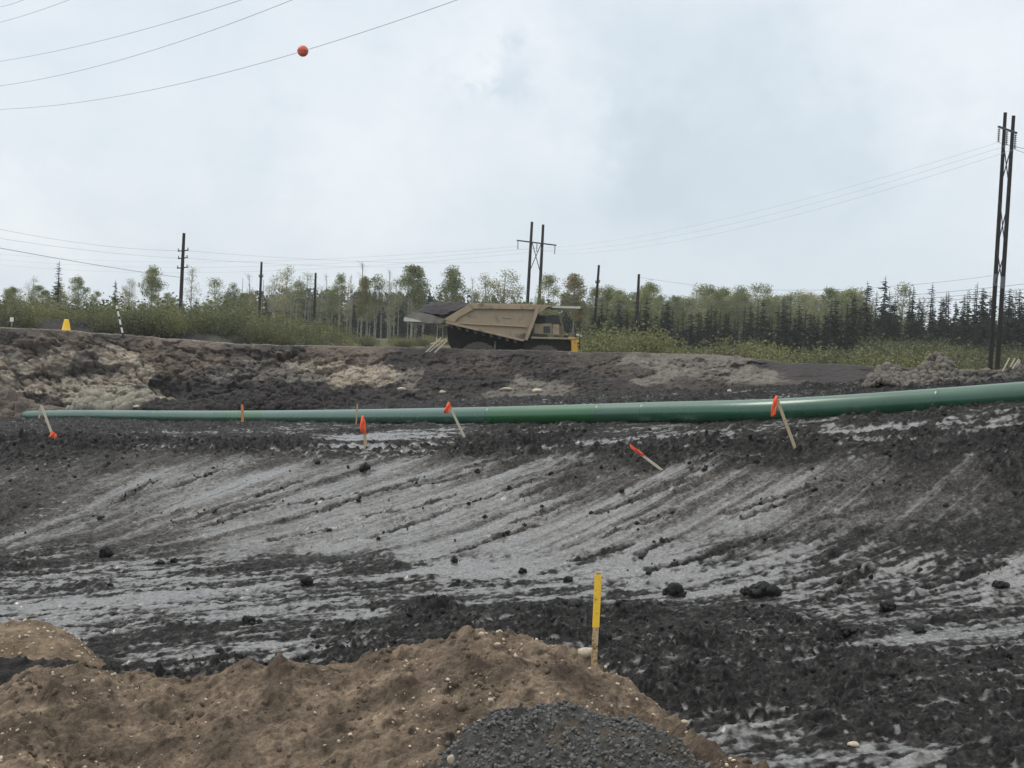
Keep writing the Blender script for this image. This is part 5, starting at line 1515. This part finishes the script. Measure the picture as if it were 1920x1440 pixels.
# ------------------------------------------------------------------ vegetation
def quads(centers, size, rs, flat=0.0, up=None):
    """many small leaf faces with random facing"""
    n = len(centers); a = rs.normal(size=(n, 3)); a /= np.linalg.norm(a, axis=1)[:, None]
    b = rs.normal(size=(n, 3)); b -= a * (a * b).sum(1)[:, None]; b /= np.linalg.norm(b, axis=1)[:, None]
    s = size * (0.6 + 0.8 * rs.rand(n))[:, None]
    c = centers
    v = np.stack([c - a * s * .5, c + b * s * .33, c + a * s * .5, c - b * s * .33], 1).reshape(-1, 3)
    f = np.arange(4 * n).reshape(n, 4)
    return v, f


def tubes(paths, n=5):
    mb = MB()
    for pts, r in paths: mb.tube(pts, r, n)
    return mb


def aspen_mesh(seed, h, cb, cw, nclump, nleaf, leafs, topround=1.0, bare=0.3):
    """trunk+branches mesh, crown mesh; cb crown base share, cw crown half width"""
    rs = np.random.RandomState(seed)
    lean = rs.normal(size=2) * 0.03 * h
    def axis(t): return np.array([lean[0] * t * t + 0.04 * h * .12 * math.sin(t * 5 + seed), lean[1] * t * t, h * t])
    paths = [([axis(t) for t in np.linspace(0, 0.97, 9)], list(np.linspace(0.014 * h, 0.003 * h, 9)))]
    cl = []
    for k in range(nclump):
        t = cb + (1 - cb) * (rs.rand() ** 0.9)
        u = (t - cb) / (1 - cb)
        w_ = cw * (math.sin(math.pi * min(1, (u * 0.82 + 0.16))) ** 0.7) * (0.35 + 0.75 * rs.rand())
        g = rs.rand() * 2 * math.pi
        st = axis(max(cb * 0.9, t - 0.10 - 0.05 * rs.rand())); en = axis(t) + np.array([math.cos(g) * w_, math.sin(g) * w_, 0])
        m_ = (st + en) / 2 - np.array([0, 0, 0.02 * h])
        r_ = 0.0035 * h * (1.2 - u)
        paths.append(([st, m_, en], [r_, r_ * .7, r_ * .3]))
        cl.append((en, 0.055 * h + 0.055 * h * rs.rand(), t))
        for q in range(2):
            d_ = rs.normal(size=3) * 0.05 * h; d_[2] = abs(d_[2]) * .8
            paths.append(([m_ * .4 + en * .6, en + d_], [r_ * .4, r_ * .15]))
    for k in range(int(14 * bare)):
        t = cb * 0.5 + (1 - cb * 0.5) * rs.rand(); g = rs.rand() * 6.28; L_ = cw * (0.4 + 0.5 * rs.rand())
        st = axis(t); en = st + np.array([math.cos(g) * L_, math.sin(g) * L_, L_ * 0.7])
        paths.append(([st, (st + en) / 2, en], [0.003 * h, 0.002 * h, 0.001 * h]))
    pts = []
    for c, r_, t in cl:
        m_ = int(nleaf * (0.4 + 0.9 * rs.rand()))
        q = rs.normal(size=(m_, 3)); q /= np.linalg.norm(q, axis=1)[:, None]
        pts.append(c + q * r_ * rs.rand(m_, 1) ** 0.45 * np.array([1.1, 1.1, 0.85]))
    pts = np.concatenate(pts)
    v, f = quads(pts, leafs, rs)
    return tubes(paths), v, f


def spruce_mesh(seed, h, w_, thin=0.0):
    rs = np.random.RandomState(seed); paths = [([(0, 0, 0), (0.01 * h, 0, h * .5), (0.0, 0.01 * h, h)], [0.013 * h, .008 * h, .002 * h])]
    V = []; Fq = []; n = 0
    z = 0.05 * h
    while z < 0.985 * h:
        u = z / h
        env = w_ * (1 - u) ** 0.8 * (0.75 + 0.45 * rs.rand()) + 0.016 * h
        if 0.86 < u < 0.96: env *= 1.5
        nb = 7 if u < 0.8 else 5
        for k in range(nb):
            if rs.rand() < thin + 0.12: continue
            g = rs.rand() * 6.28; L_ = env * (0.55 + 0.6 * rs.rand()); dr = L_ * (0.15 + 0.35 * rs.rand())
            d_ = np.array([math.cos(g), math.sin(g), 0]); sd = np.array([-math.sin(g), math.cos(g), 0])
            b = np.array([0, 0, z]); m_ = 4
            for q in range(m_):
                f0 = (q + .1) / m_; f1 = (q + 1.15) / m_
                p0 = b + d_ * L_ * f0 + np.array([0, 0, -dr * f0 ** 1.3]); p1 = b + d_ * L_ * f1 + np.array([0, 0, -dr * f1 ** 1.3 + 0.12 * L_ * (q == m_ - 1)])
                ww = L_ * 0.24 * (1.05 - f0 * .7) * (0.6 + .8 * rs.rand())
                dz = np.array([0, 0, -ww * (.5 + .6 * rs.rand())])
                V += [p0 - sd * ww, p0 + sd * ww + dz * .4, p1 + sd * ww * .6, p1 - sd * ww * .6 + dz]; Fq.append([n, n + 1, n + 2, n + 3]); n += 4
                V += [p0 + dz * 1.2, p0 - dz * .3, p1 - dz * .1, p1 + dz * 1.0]; Fq.append([n, n + 1, n + 2, n + 3]); n += 4
        z += h * (0.021 + 0.010 * rs.rand())
    return tubes(paths), np.array(V), np.array(Fq)


def shrub_mesh(seed, h, w_, nst, nleaf, leafs):
    rs = np.random.RandomState(seed); paths = []; pts = []
    sub = [(rs.uniform(-.55, .55) * w_, rs.uniform(-.55, .55) * w_, rs.uniform(.55, 1.0)) for _ in range(4)]
    for k in range(nst):
        sx_, sy_, sh = sub[rs.randint(4)]
        g = rs.rand() * 6.28; u = rs.rand() ** .55; L_ = u * w_ * .75; hh = h * sh * (1 - 0.75 * u ** 2.2) * rs.uniform(.75, 1.08)
        b = np.array([sx_ * .6, sy_ * .6, -0.1]); t = np.array([sx_ + math.cos(g) * L_, sy_ + math.sin(g) * L_, hh])
        m_ = b * .45 + t * .55; m_[2] = hh * .62
        paths.append(([b, m_, t], [.009 * h, .006 * h, .002 * h]))
        nn = int(nleaf * (0.6 + .8 * rs.rand())); f_ = 0.2 + .85 * rs.rand(nn, 1) ** .7
        c = np.where(f_ < .5, b + (m_ - b) * f_ * 2, m_ + (t - m_) * (f_ - .5) * 2) + rs.normal(size=(nn, 3)) * np.array([.13, .13, .10]) * h
        pts.append(c)
    v, f = quads(np.concatenate(pts), leafs, rs)
    return tubes(paths, 4), v, f


KIT = {}


def kit(key, name, trunk_mb, v, f, leaf, bark, stem='trunk', crown='crown'):
    KIT.setdefault(key, []).append((name, trunk_mb.mesh(stem, M[bark]), mesh(crown, v, f, M[leaf]), stem, crown))


for i in range(6): kit('aspen', 'aspen_tree', *aspen_mesh(900 + i, 10, .40 + .04 * (i % 3), 1.75, 44, 93, 0.197, bare=.4), 'aspen_leaf', 'bark')
for i in range(4): kit('pale', 'aspen_tree', *aspen_mesh(920 + i, 10, .36, 1.6, 40, 51, 0.180, bare=.8), 'aspen_pale', 'bark')
for i in range(5): kit('sparse', 'birch_tree', *aspen_mesh(940 + i, 10, .5, 1.35, 24, 26, 0.164, bare=1.6), 'aspen_pale', 'bark')
for i in range(3): kit('high', 'aspen_tree', *aspen_mesh(960 + i, 10, .58, 1.5, 26, 78, 0.197, bare=.5), 'aspen_leaf', 'bark')
for i in range(3): kit('bare', 'bare_tree', *aspen_mesh(970 + i, 10, .35, 1.0, 18, 2, 0.131, bare=2.2), 'aspen_pale', 'bark')
kit('round', 'aspen_tree', *aspen_mesh(981, 10, .45, 2.0, 56, 136, 0.205, bare=.2), 'aspen_leaf', 'bark')
kit('round', 'aspen_tree', *aspen_mesh(982, 10, .48, 1.9, 50, 120, 0.205, bare=.2), 'aspen_leaf', 'bark')
kit('autumn', 'aspen_tree', *aspen_mesh(985, 10, .42, 1.8, 52, 126, 0.205, bare=.2), 'aspen_autumn', 'bark')
for i in range(5): kit('spruce', 'spruce_tree', *spruce_mesh(1000 + i, 10, 1.5 + .2 * (i % 3)), 'spruce', 'darkbark')
for i in range(3): kit('thinspruce', 'spruce_tree', *spruce_mesh(1020 + i, 10, .95, .25), 'spruce', 'darkbark')
for i in range(6): kit('willow', 'willow_shrub', *shrub_mesh(1040 + i, 2.0, 1.35, 44, 62, .10), 'willow', 'darkbark', 'stem', 'foliage')
for i in range(5): kit('dark', 'shrub', *shrub_mesh(1060 + i, 2.0, 1.5, 42, 62, .105), 'willow_dark', 'darkbark', 'stem', 'foliage')

tr = random.Random(11)


def plant(key, x, y, h, label, group, wide=1.0, z=None, cat=None, var=None):
    name, tm_, cm_, sn, cn_ = KIT[key][var if var is not None else tr.randrange(len(KIT[key]))]
    base = 2.0 if key in ('willow', 'dark') else 10.0
    if z is None: z = float(plain_z(x, y)) - 0.05
    r = bpy.data.objects.new(name, None); C.objects.link(r)
    r.location = (x, y, z); s = h / base; r.scale = (s * wide, s * wide, s); r.rotation_euler = (0, 0, tr.random() * 6.28)
    tag(r, label, cat or ('shrub' if base == 2.0 else 'tree'), group)
    for n_, me in ((sn, tm_), (cn_, cm_)):
        o = bpy.data.objects.new(n_, me); C.objects.link(o); o.parent = r
    return r


def tree_at(key, px, pytop, d, label, group, wide=1.0, var=None):
    t = P(px, pytop, d); z = float(plain_z(t[0], d)) - 0.05
    return plant(key, t[0], d, t[2] - z, label, group, wide, z, None, var)


def zone(px):
    for lim, s in ((250, 'behind the bushes above the yellow cone'), (440, 'around the three arm pole on the left'), (760, 'in the open birch stand left of the truck'), (1100, 'behind the haul truck'),
                   (1330, 'behind the thin poles right of the truck'), (1580, 'in the dense wood between the thin poles and the right pylon')):
        if px < lim: return s
    return 'near the tall right pylon'


# trees one can point at
for key, px, py, d, wd, lab, *v in [
    ('thinspruce', 110, 489, 172, 1.5, 'tall ragged dark tree above the yellow cone, tallest at the far left'), ('aspen', 88, 545, 168, 1.1, 'bushy tree leaning against the tall ragged tree above the yellow cone'),
    ('aspen', 22, 540, 165, 1.0, 'leafy tree at the far left edge above the white marker'), ('sparse', 64, 520, 172, 1.0, 'thin tree between the left edge and the tall ragged tree'),
    ('aspen', 150, 522, 176, 1.1, 'yellowish leafy tree right of the tall ragged tree on the left'), ('spruce', 217, 524, 178, .8, 'small dark pointed spruce left of the three arm pole'),
    ('pale', 243, 523, 180, .9, 'pale leafy tree beside the small pointed spruce'), ('round', 286, 503, 182, .95, 'broad round crowned tree left of the three arm pole', 1), ('sparse', 360, 503, 186, 1.0, 'sparse tree just right of the three arm pole'),
    ('pale', 405, 524, 186, 1.3, 'wide pale tree between the three arm pole and the next pole'), ('aspen', 440, 535, 190, 1.0, 'leafy tree left of the second pole on the left'), ('bare', 472, 510, 196, 1.0, 'bare twiggy tree just left of the second pole'),
    ('sparse', 515, 520, 192, 1.0, 'thin leafed birch right of the second pole'), ('pale', 538, 499, 196, 1.0, 'tall pale birch between the second pole and the short bare pole'), ('sparse', 575, 510, 198, 1.1, 'thin birch touching the short bare pole on its left'),
    ('bare', 617, 510, 200, .8, 'bare thin trunk right of the short bare pole'), ('high', 640, 517, 198, .9, 'high crowned aspen with bare lower trunk right of the short bare pole'), ('bare', 660, 512, 204, .9, 'leafless twiggy birch left of the tallest bare top'),
    ('bare', 683, 487, 202, 1.0, 'tallest leafless birch left of the truck'), ('autumn', 682, 522, 196, .6, 'small tree with rusty leaves in front of the tallest leafless birch'), ('high', 706, 511, 198, 1.0, 'dark topped aspen right of the rusty leaved tree'),
    ('bare', 732, 502, 204, .9, 'leafless birch right of the dark topped aspen'), ('sparse', 750, 520, 200, .8, 'sparse birch left of the broad dense aspen by the truck tail'),
    ('round', 776, 501, 192, 1.0, 'broad dense aspen standing above the tail of the truck', 0), ('spruce', 806, 540, 200, .5, 'tiny pointed spruce between two broad aspens above the truck tail'), ('round', 851, 505, 194, 1.0, 'round dark aspen above the soil load of the truck', 1),
    ('bare', 884, 518, 200, .8, 'bare twiggy sapling right of the round aspen above the load'), ('pale', 913, 514, 196, 1.1, 'pale aspen above the middle of the dump body, left of a pair', 0), ('pale', 946, 507, 196, 1.25, 'pale aspen above the middle of the dump body, right of a pair', 1),
    ('pale', 970, 535, 198, 1.0, 'short pale tree just left of the middle pylon'), ('aspen', 1028, 518, 197, .9, 'leafy tree just right of the middle pylon'), ('autumn', 1080, 518, 190, 1.0, 'dense aspen with orange tinted top above the canopy of the truck'),
    ('spruce', 1628, 526, 190, .9, 'left one of two tall pointed spruces left of the right pylon'), ('spruce', 1661, 517, 188, 1.0, 'right and taller one of two pointed spruces left of the right pylon'), ('pale', 1693, 535, 192, 1.0, 'pale aspen just right of the two tall spruces'),
    ('thinspruce', 1748, 529, 186, 1.1, 'slender club topped spruce halfway between the two tall spruces and the pylon'), ('spruce', 1730, 570, 182, 1.1, 'lower dark spruce left of the slender club topped one'), ('spruce', 1793, 563, 184, .9, 'short pointed spruce left of the right pylon'),
    ('thinspruce', 1832, 529, 188, 1.1, 'tall thin spruce just left of the right pylon'), ('spruce', 1858, 550, 190, 1.2, 'wide dark spruce behind the left pole of the right pylon'), ('thinspruce', 1886, 545, 190, 1.0, 'thin spruce showing between and right of the pylon poles'),
    ('bare', 1815, 540, 196, .8, 'leafless tree left of the tall thin spruce by the pylon'), ('bare', 1908, 540, 190, 1.0, 'leafless tree at the right edge beside the pylon'), ('spruce', 1925, 560, 184, 1.2, 'dark spruce cut by the right edge'),
    ('aspen', 1215, 533, 186, 1.0, 'taller aspen just right of the second thin pole')]:
    tree_at(key, px, py, d, lab, 'trees of the far wood', wd, v[0] if v else None)

for key, px, py, wd, nm in (('spruce', 1603, 548, .95, 'pointed spruce at the right end of the leafy wood'), ('thinspruce', 1645, 545, 1.1, 'slim spruce between the two tall pointed spruces'), ('spruce', 1678, 556, .9, 'spruce in the gap left of the pale aspen'),
                            ('spruce', 1712, 552, 1.0, 'full spruce right of the pale aspen'), ('spruce', 1766, 556, .9, 'spruce just right of the slender club topped one'), ('spruce', 1808, 552, .95, 'spruce in front of the leafless tree by the pylon'),
                            ('spruce', 1846, 540, .9, 'tall spruce touching the left pole of the right pylon'), ('spruce', 1895, 540, 1.0, 'tall spruce right of the pylon poles'), ('thinspruce', 1780, 545, 1.1, 'thin spruce between the club topped spruce and the leafless tree')):
    tree_at(key, px, py, 178 + 8 * tr.random(), nm, 'trees of the far wood', wd)

# the rest of the wood, trees nothing tells apart within a stretch share a label
KN = {'aspen': 'leafy green aspen', 'pale': 'pale leafed aspen', 'sparse': 'thin sparse birch', 'high': 'high crowned aspen', 'spruce': 'dark spruce', 'thinspruce': 'thin dark spruce', 'bare': 'leafless twiggy tree'}


def fill(n, px0, px1, top0, top1, d0, d1, kinds, wide=1.0):
    for k in range(n):
        px = px0 + (px1 - px0) * (k + tr.random()) / n; key = tr.choice(kinds); py = tr.uniform(top0, top1)
        tree_at(key, px, py, tr.uniform(d0, d1), KN[key] + ' ' + zone(px), KN[key] + ' ' + zone(px), wide * tr.uniform(.85, 1.2))


fill(16, 1115, 1340, 533, 566, 186, 205, ['aspen', 'pale', 'aspen'])
fill(22, 1320, 1620, 534, 560, 190, 212, ['aspen', 'aspen', 'pale'], 1.1)
fill(20, 1110, 1620, 545, 562, 210, 235, ['aspen', 'pale'], 1.2)
fill(58, 1110, 1620, 555, 600, 168, 184, ['spruce', 'spruce', 'thinspruce'], 1.25)
fill(22, 1600, 1960, 560, 605, 176, 200, ['spruce', 'spruce', 'thinspruce'], 1.2)
fill(6, 1600, 1990, 550, 575, 205, 225, ['sparse', 'bare'])
fill(10, 1960, 2250, 545, 590, 190, 215, ['spruce', 'aspen'])
fill(26, 480, 790, 545, 585, 205, 232, ['spruce', 'aspen', 'spruce', 'thinspruce'], 1.1)
fill(22, 480, 800, 525, 555, 196, 215, ['sparse', 'high', 'bare', 'sparse'])
fill(22, 770, 1110, 560, 592, 205, 232, ['spruce', 'aspen', 'spruce'], 1.1)
fill(12, 800, 1110, 545, 570, 200, 220, ['sparse', 'pale', 'high'])
fill(34, -60, 480, 535, 572, 172, 205, ['aspen', 'pale', 'sparse', 'aspen'], 1.15)
fill(12, 240, 500, 560, 590, 185, 205, ['spruce', 'aspen'], 1.0)
fill(22, 1590, 1960, 530, 572, 180, 200, ['spruce', 'thinspruce', 'thinspruce'], 1.0)
fill(6, -300, -60, 530, 570, 170, 200, ['aspen', 'pale'])


# the wood behind reads as one mass of trunks and undergrowth
rs = np.random.RandomState(77); pts = []
for k in range(1500):
    px = rs.uniform(440, 2150); d = rs.uniform(236, 275)
    hpx = np.interp(px, [440, 520, 760, 1110, 1150, 1600, 1700, 2150], [60, 78, 82, 78, 88, 88, 76, 76]) * (0.55 + 0.5 * rs.rand())
    t = P(px, 640 + (px - 960) * 0.0454 - hpx, d); z0 = float(plain_z(t[0], d)); hh = t[2] - z0
    nn = rs.randint(60, 130); u = rs.rand(nn)
    q = np.column_stack([t[0] + rs.normal(size=nn) * 0.9 * (1.15 - u), d + rs.normal(size=nn) * .8, z0 + hh * u])
    pts.append(q)
v, fq = quads(np.concatenate(pts), .62, rs)
mb = MB()
for k in range(130):
    px = rs.uniform(440, 2100); d = rs.uniform(228, 250); b = P(px, 640, d); b[2] = float(plain_z(b[0], d)); hh = rs.uniform(5, 9.5)
    mb.tube([b, b + np.array([rs.normal() * .15, 0, hh])], [.10, .04], 5)
n0 = len(v); fl_ = []
M['wood'] = leaf_material('wood_mass_leaf', (0.030, 0.040, 0.028), (0.06, 0.07, 0.04))
tag(link('far_wood', mesh('far_wood', v, fq, M['wood'])), 'dark mass of undergrowth and spruces deep in the wood', 'wood', None, 'stuff')
tag(link('far_trunks', mb.mesh('far_trunks', M['bark'])), 'pale thin trunks deep in the wood', 'trunks', None, 'stuff')


# shrubs
def shrub_at(key, px, pytop, d, label, group, wide=1.0, z=None):
    t = P(px, pytop, d); z = (float(plain_z(t[0], d)) if z is None else z) - 0.1
    if t[2] - z < 0.4: return
    return plant(key, t[0], d, t[2] - z, label, group, wide, z)


for k in range(52):                                            # thicket on the berm at the left
    px = -60 + 700 * (k + tr.random()) / 52; d = tr.uniform(107, 116)
    x = P(px, 600, d)[0]; zt = berm_top(x)
    ty_ = np.interp(px, [-60, 0, 100, 250, 330, 450, 560, 640], [556, 562, 566, 572, 570, 578, 600, 632]) + tr.uniform(-6, 14)
    key = tr.choice(['willow', 'dark', 'dark'])
    shrub_at(key, px, ty_, d, ('yellow green' if key == 'willow' else 'dark green') + ' shrub in the thicket on the left berm', 'thicket shrubs on the left berm', tr.uniform(.85, 1.2), zt - 0.9)
for k in range(60):                                            # shrubs behind the berm
    px = -60 + 680 * (k + tr.random()) / 60; d = tr.uniform(122, 160)
    key = tr.choice(['willow', 'dark'])
    ty_ = np.interp(px, [-60, 0, 100, 250, 330, 450, 560, 640], [550, 552, 552, 562, 556, 565, 585, 612]) + tr.uniform(-10, 14)
    shrub_at(key, px, ty_, d, ('yellow green' if key == 'willow' else 'dark green') + ' shrub behind the left berm', 'shrubs behind the left berm', tr.uniform(1.0, 1.5))
for k in range(24):                                            # low growth at the foot of the birches
    px = 600 + 240 * (k + tr.random()) / 24
    shrub_at(tr.choice(['willow', 'dark']), px, 634 + tr.uniform(-12, 8), tr.uniform(140, 185), 'low bush at the foot of the birches left of the truck', 'low bushes left of the truck', tr.uniform(1.2, 1.8))
for k in range(26):                                            # big willows right of the truck
    px = 1085 + 170 * (k + tr.random()) / 26
    ty_ = np.interp(px, [1085, 1110, 1150, 1200, 1240, 1256], [612, 604, 600, 606, 622, 640]) + tr.uniform(-6, 16)
    shrub_at('willow', px, ty_, tr.uniform(104, 130), 'tall willow bush just right of the haul truck', 'willow bushes right of the truck', tr.uniform(.9, 1.2))
for k in range(84):                                            # willow belt on the right
    px = 1230 + 640 * (k + tr.random()) / 84; d = tr.uniform(92, 150)
    ty_ = np.interp(px, [1230, 1330, 1370, 1420, 1500, 1600, 1700, 1790, 1870], [652, 645, 628, 636, 648, 648, 655, 668, 676]) + tr.uniform(-8, 16)
    shrub_at(tr.choice(['willow', 'willow', 'dark']), px, ty_, d, 'low willow in the shrub belt before the dense wood', 'willows before the dense wood', tr.uniform(.9, 1.3))
for k in range(30):
    px = 1640 + 340 * (k + tr.random()) / 30; d = tr.uniform(110, 170)
    ty_ = np.interp(px, [1640, 1750, 1900, 1980], [630, 640, 655, 660]) + tr.uniform(-14, 14)
    shrub_at('dark', px, ty_, d, 'dark green shrub around the foot of the right pylon', 'shrubs around the right pylon', tr.uniform(.9, 1.3))

# ------------------------------------------------------------------ damp air
mb = MB(); mb.box((-900, -60, -40), (900, 900, 60))
hm = bpy.data.materials.new('damp_air'); hm.use_nodes = True; t_ = hm.node_tree
t_.nodes.remove(t_.nodes['Principled BSDF'])
pv = t_.nodes.new('ShaderNodeVolumePrincipled'); pv.inputs['Color'].default_value = (0.97, 0.98, 1, 1); pv.inputs['Density'].default_value = 0.00022
pv.inputs['Anisotropy'].default_value = 0.2
t_.links.new(pv.outputs[0], t_.nodes['Material Output'].inputs['Volume'])
tag(mb.build('haze', hm), 'thin pale damp air over the whole place', 'haze', None, 'stuff')
SC.cycles.volume_bounces = 1
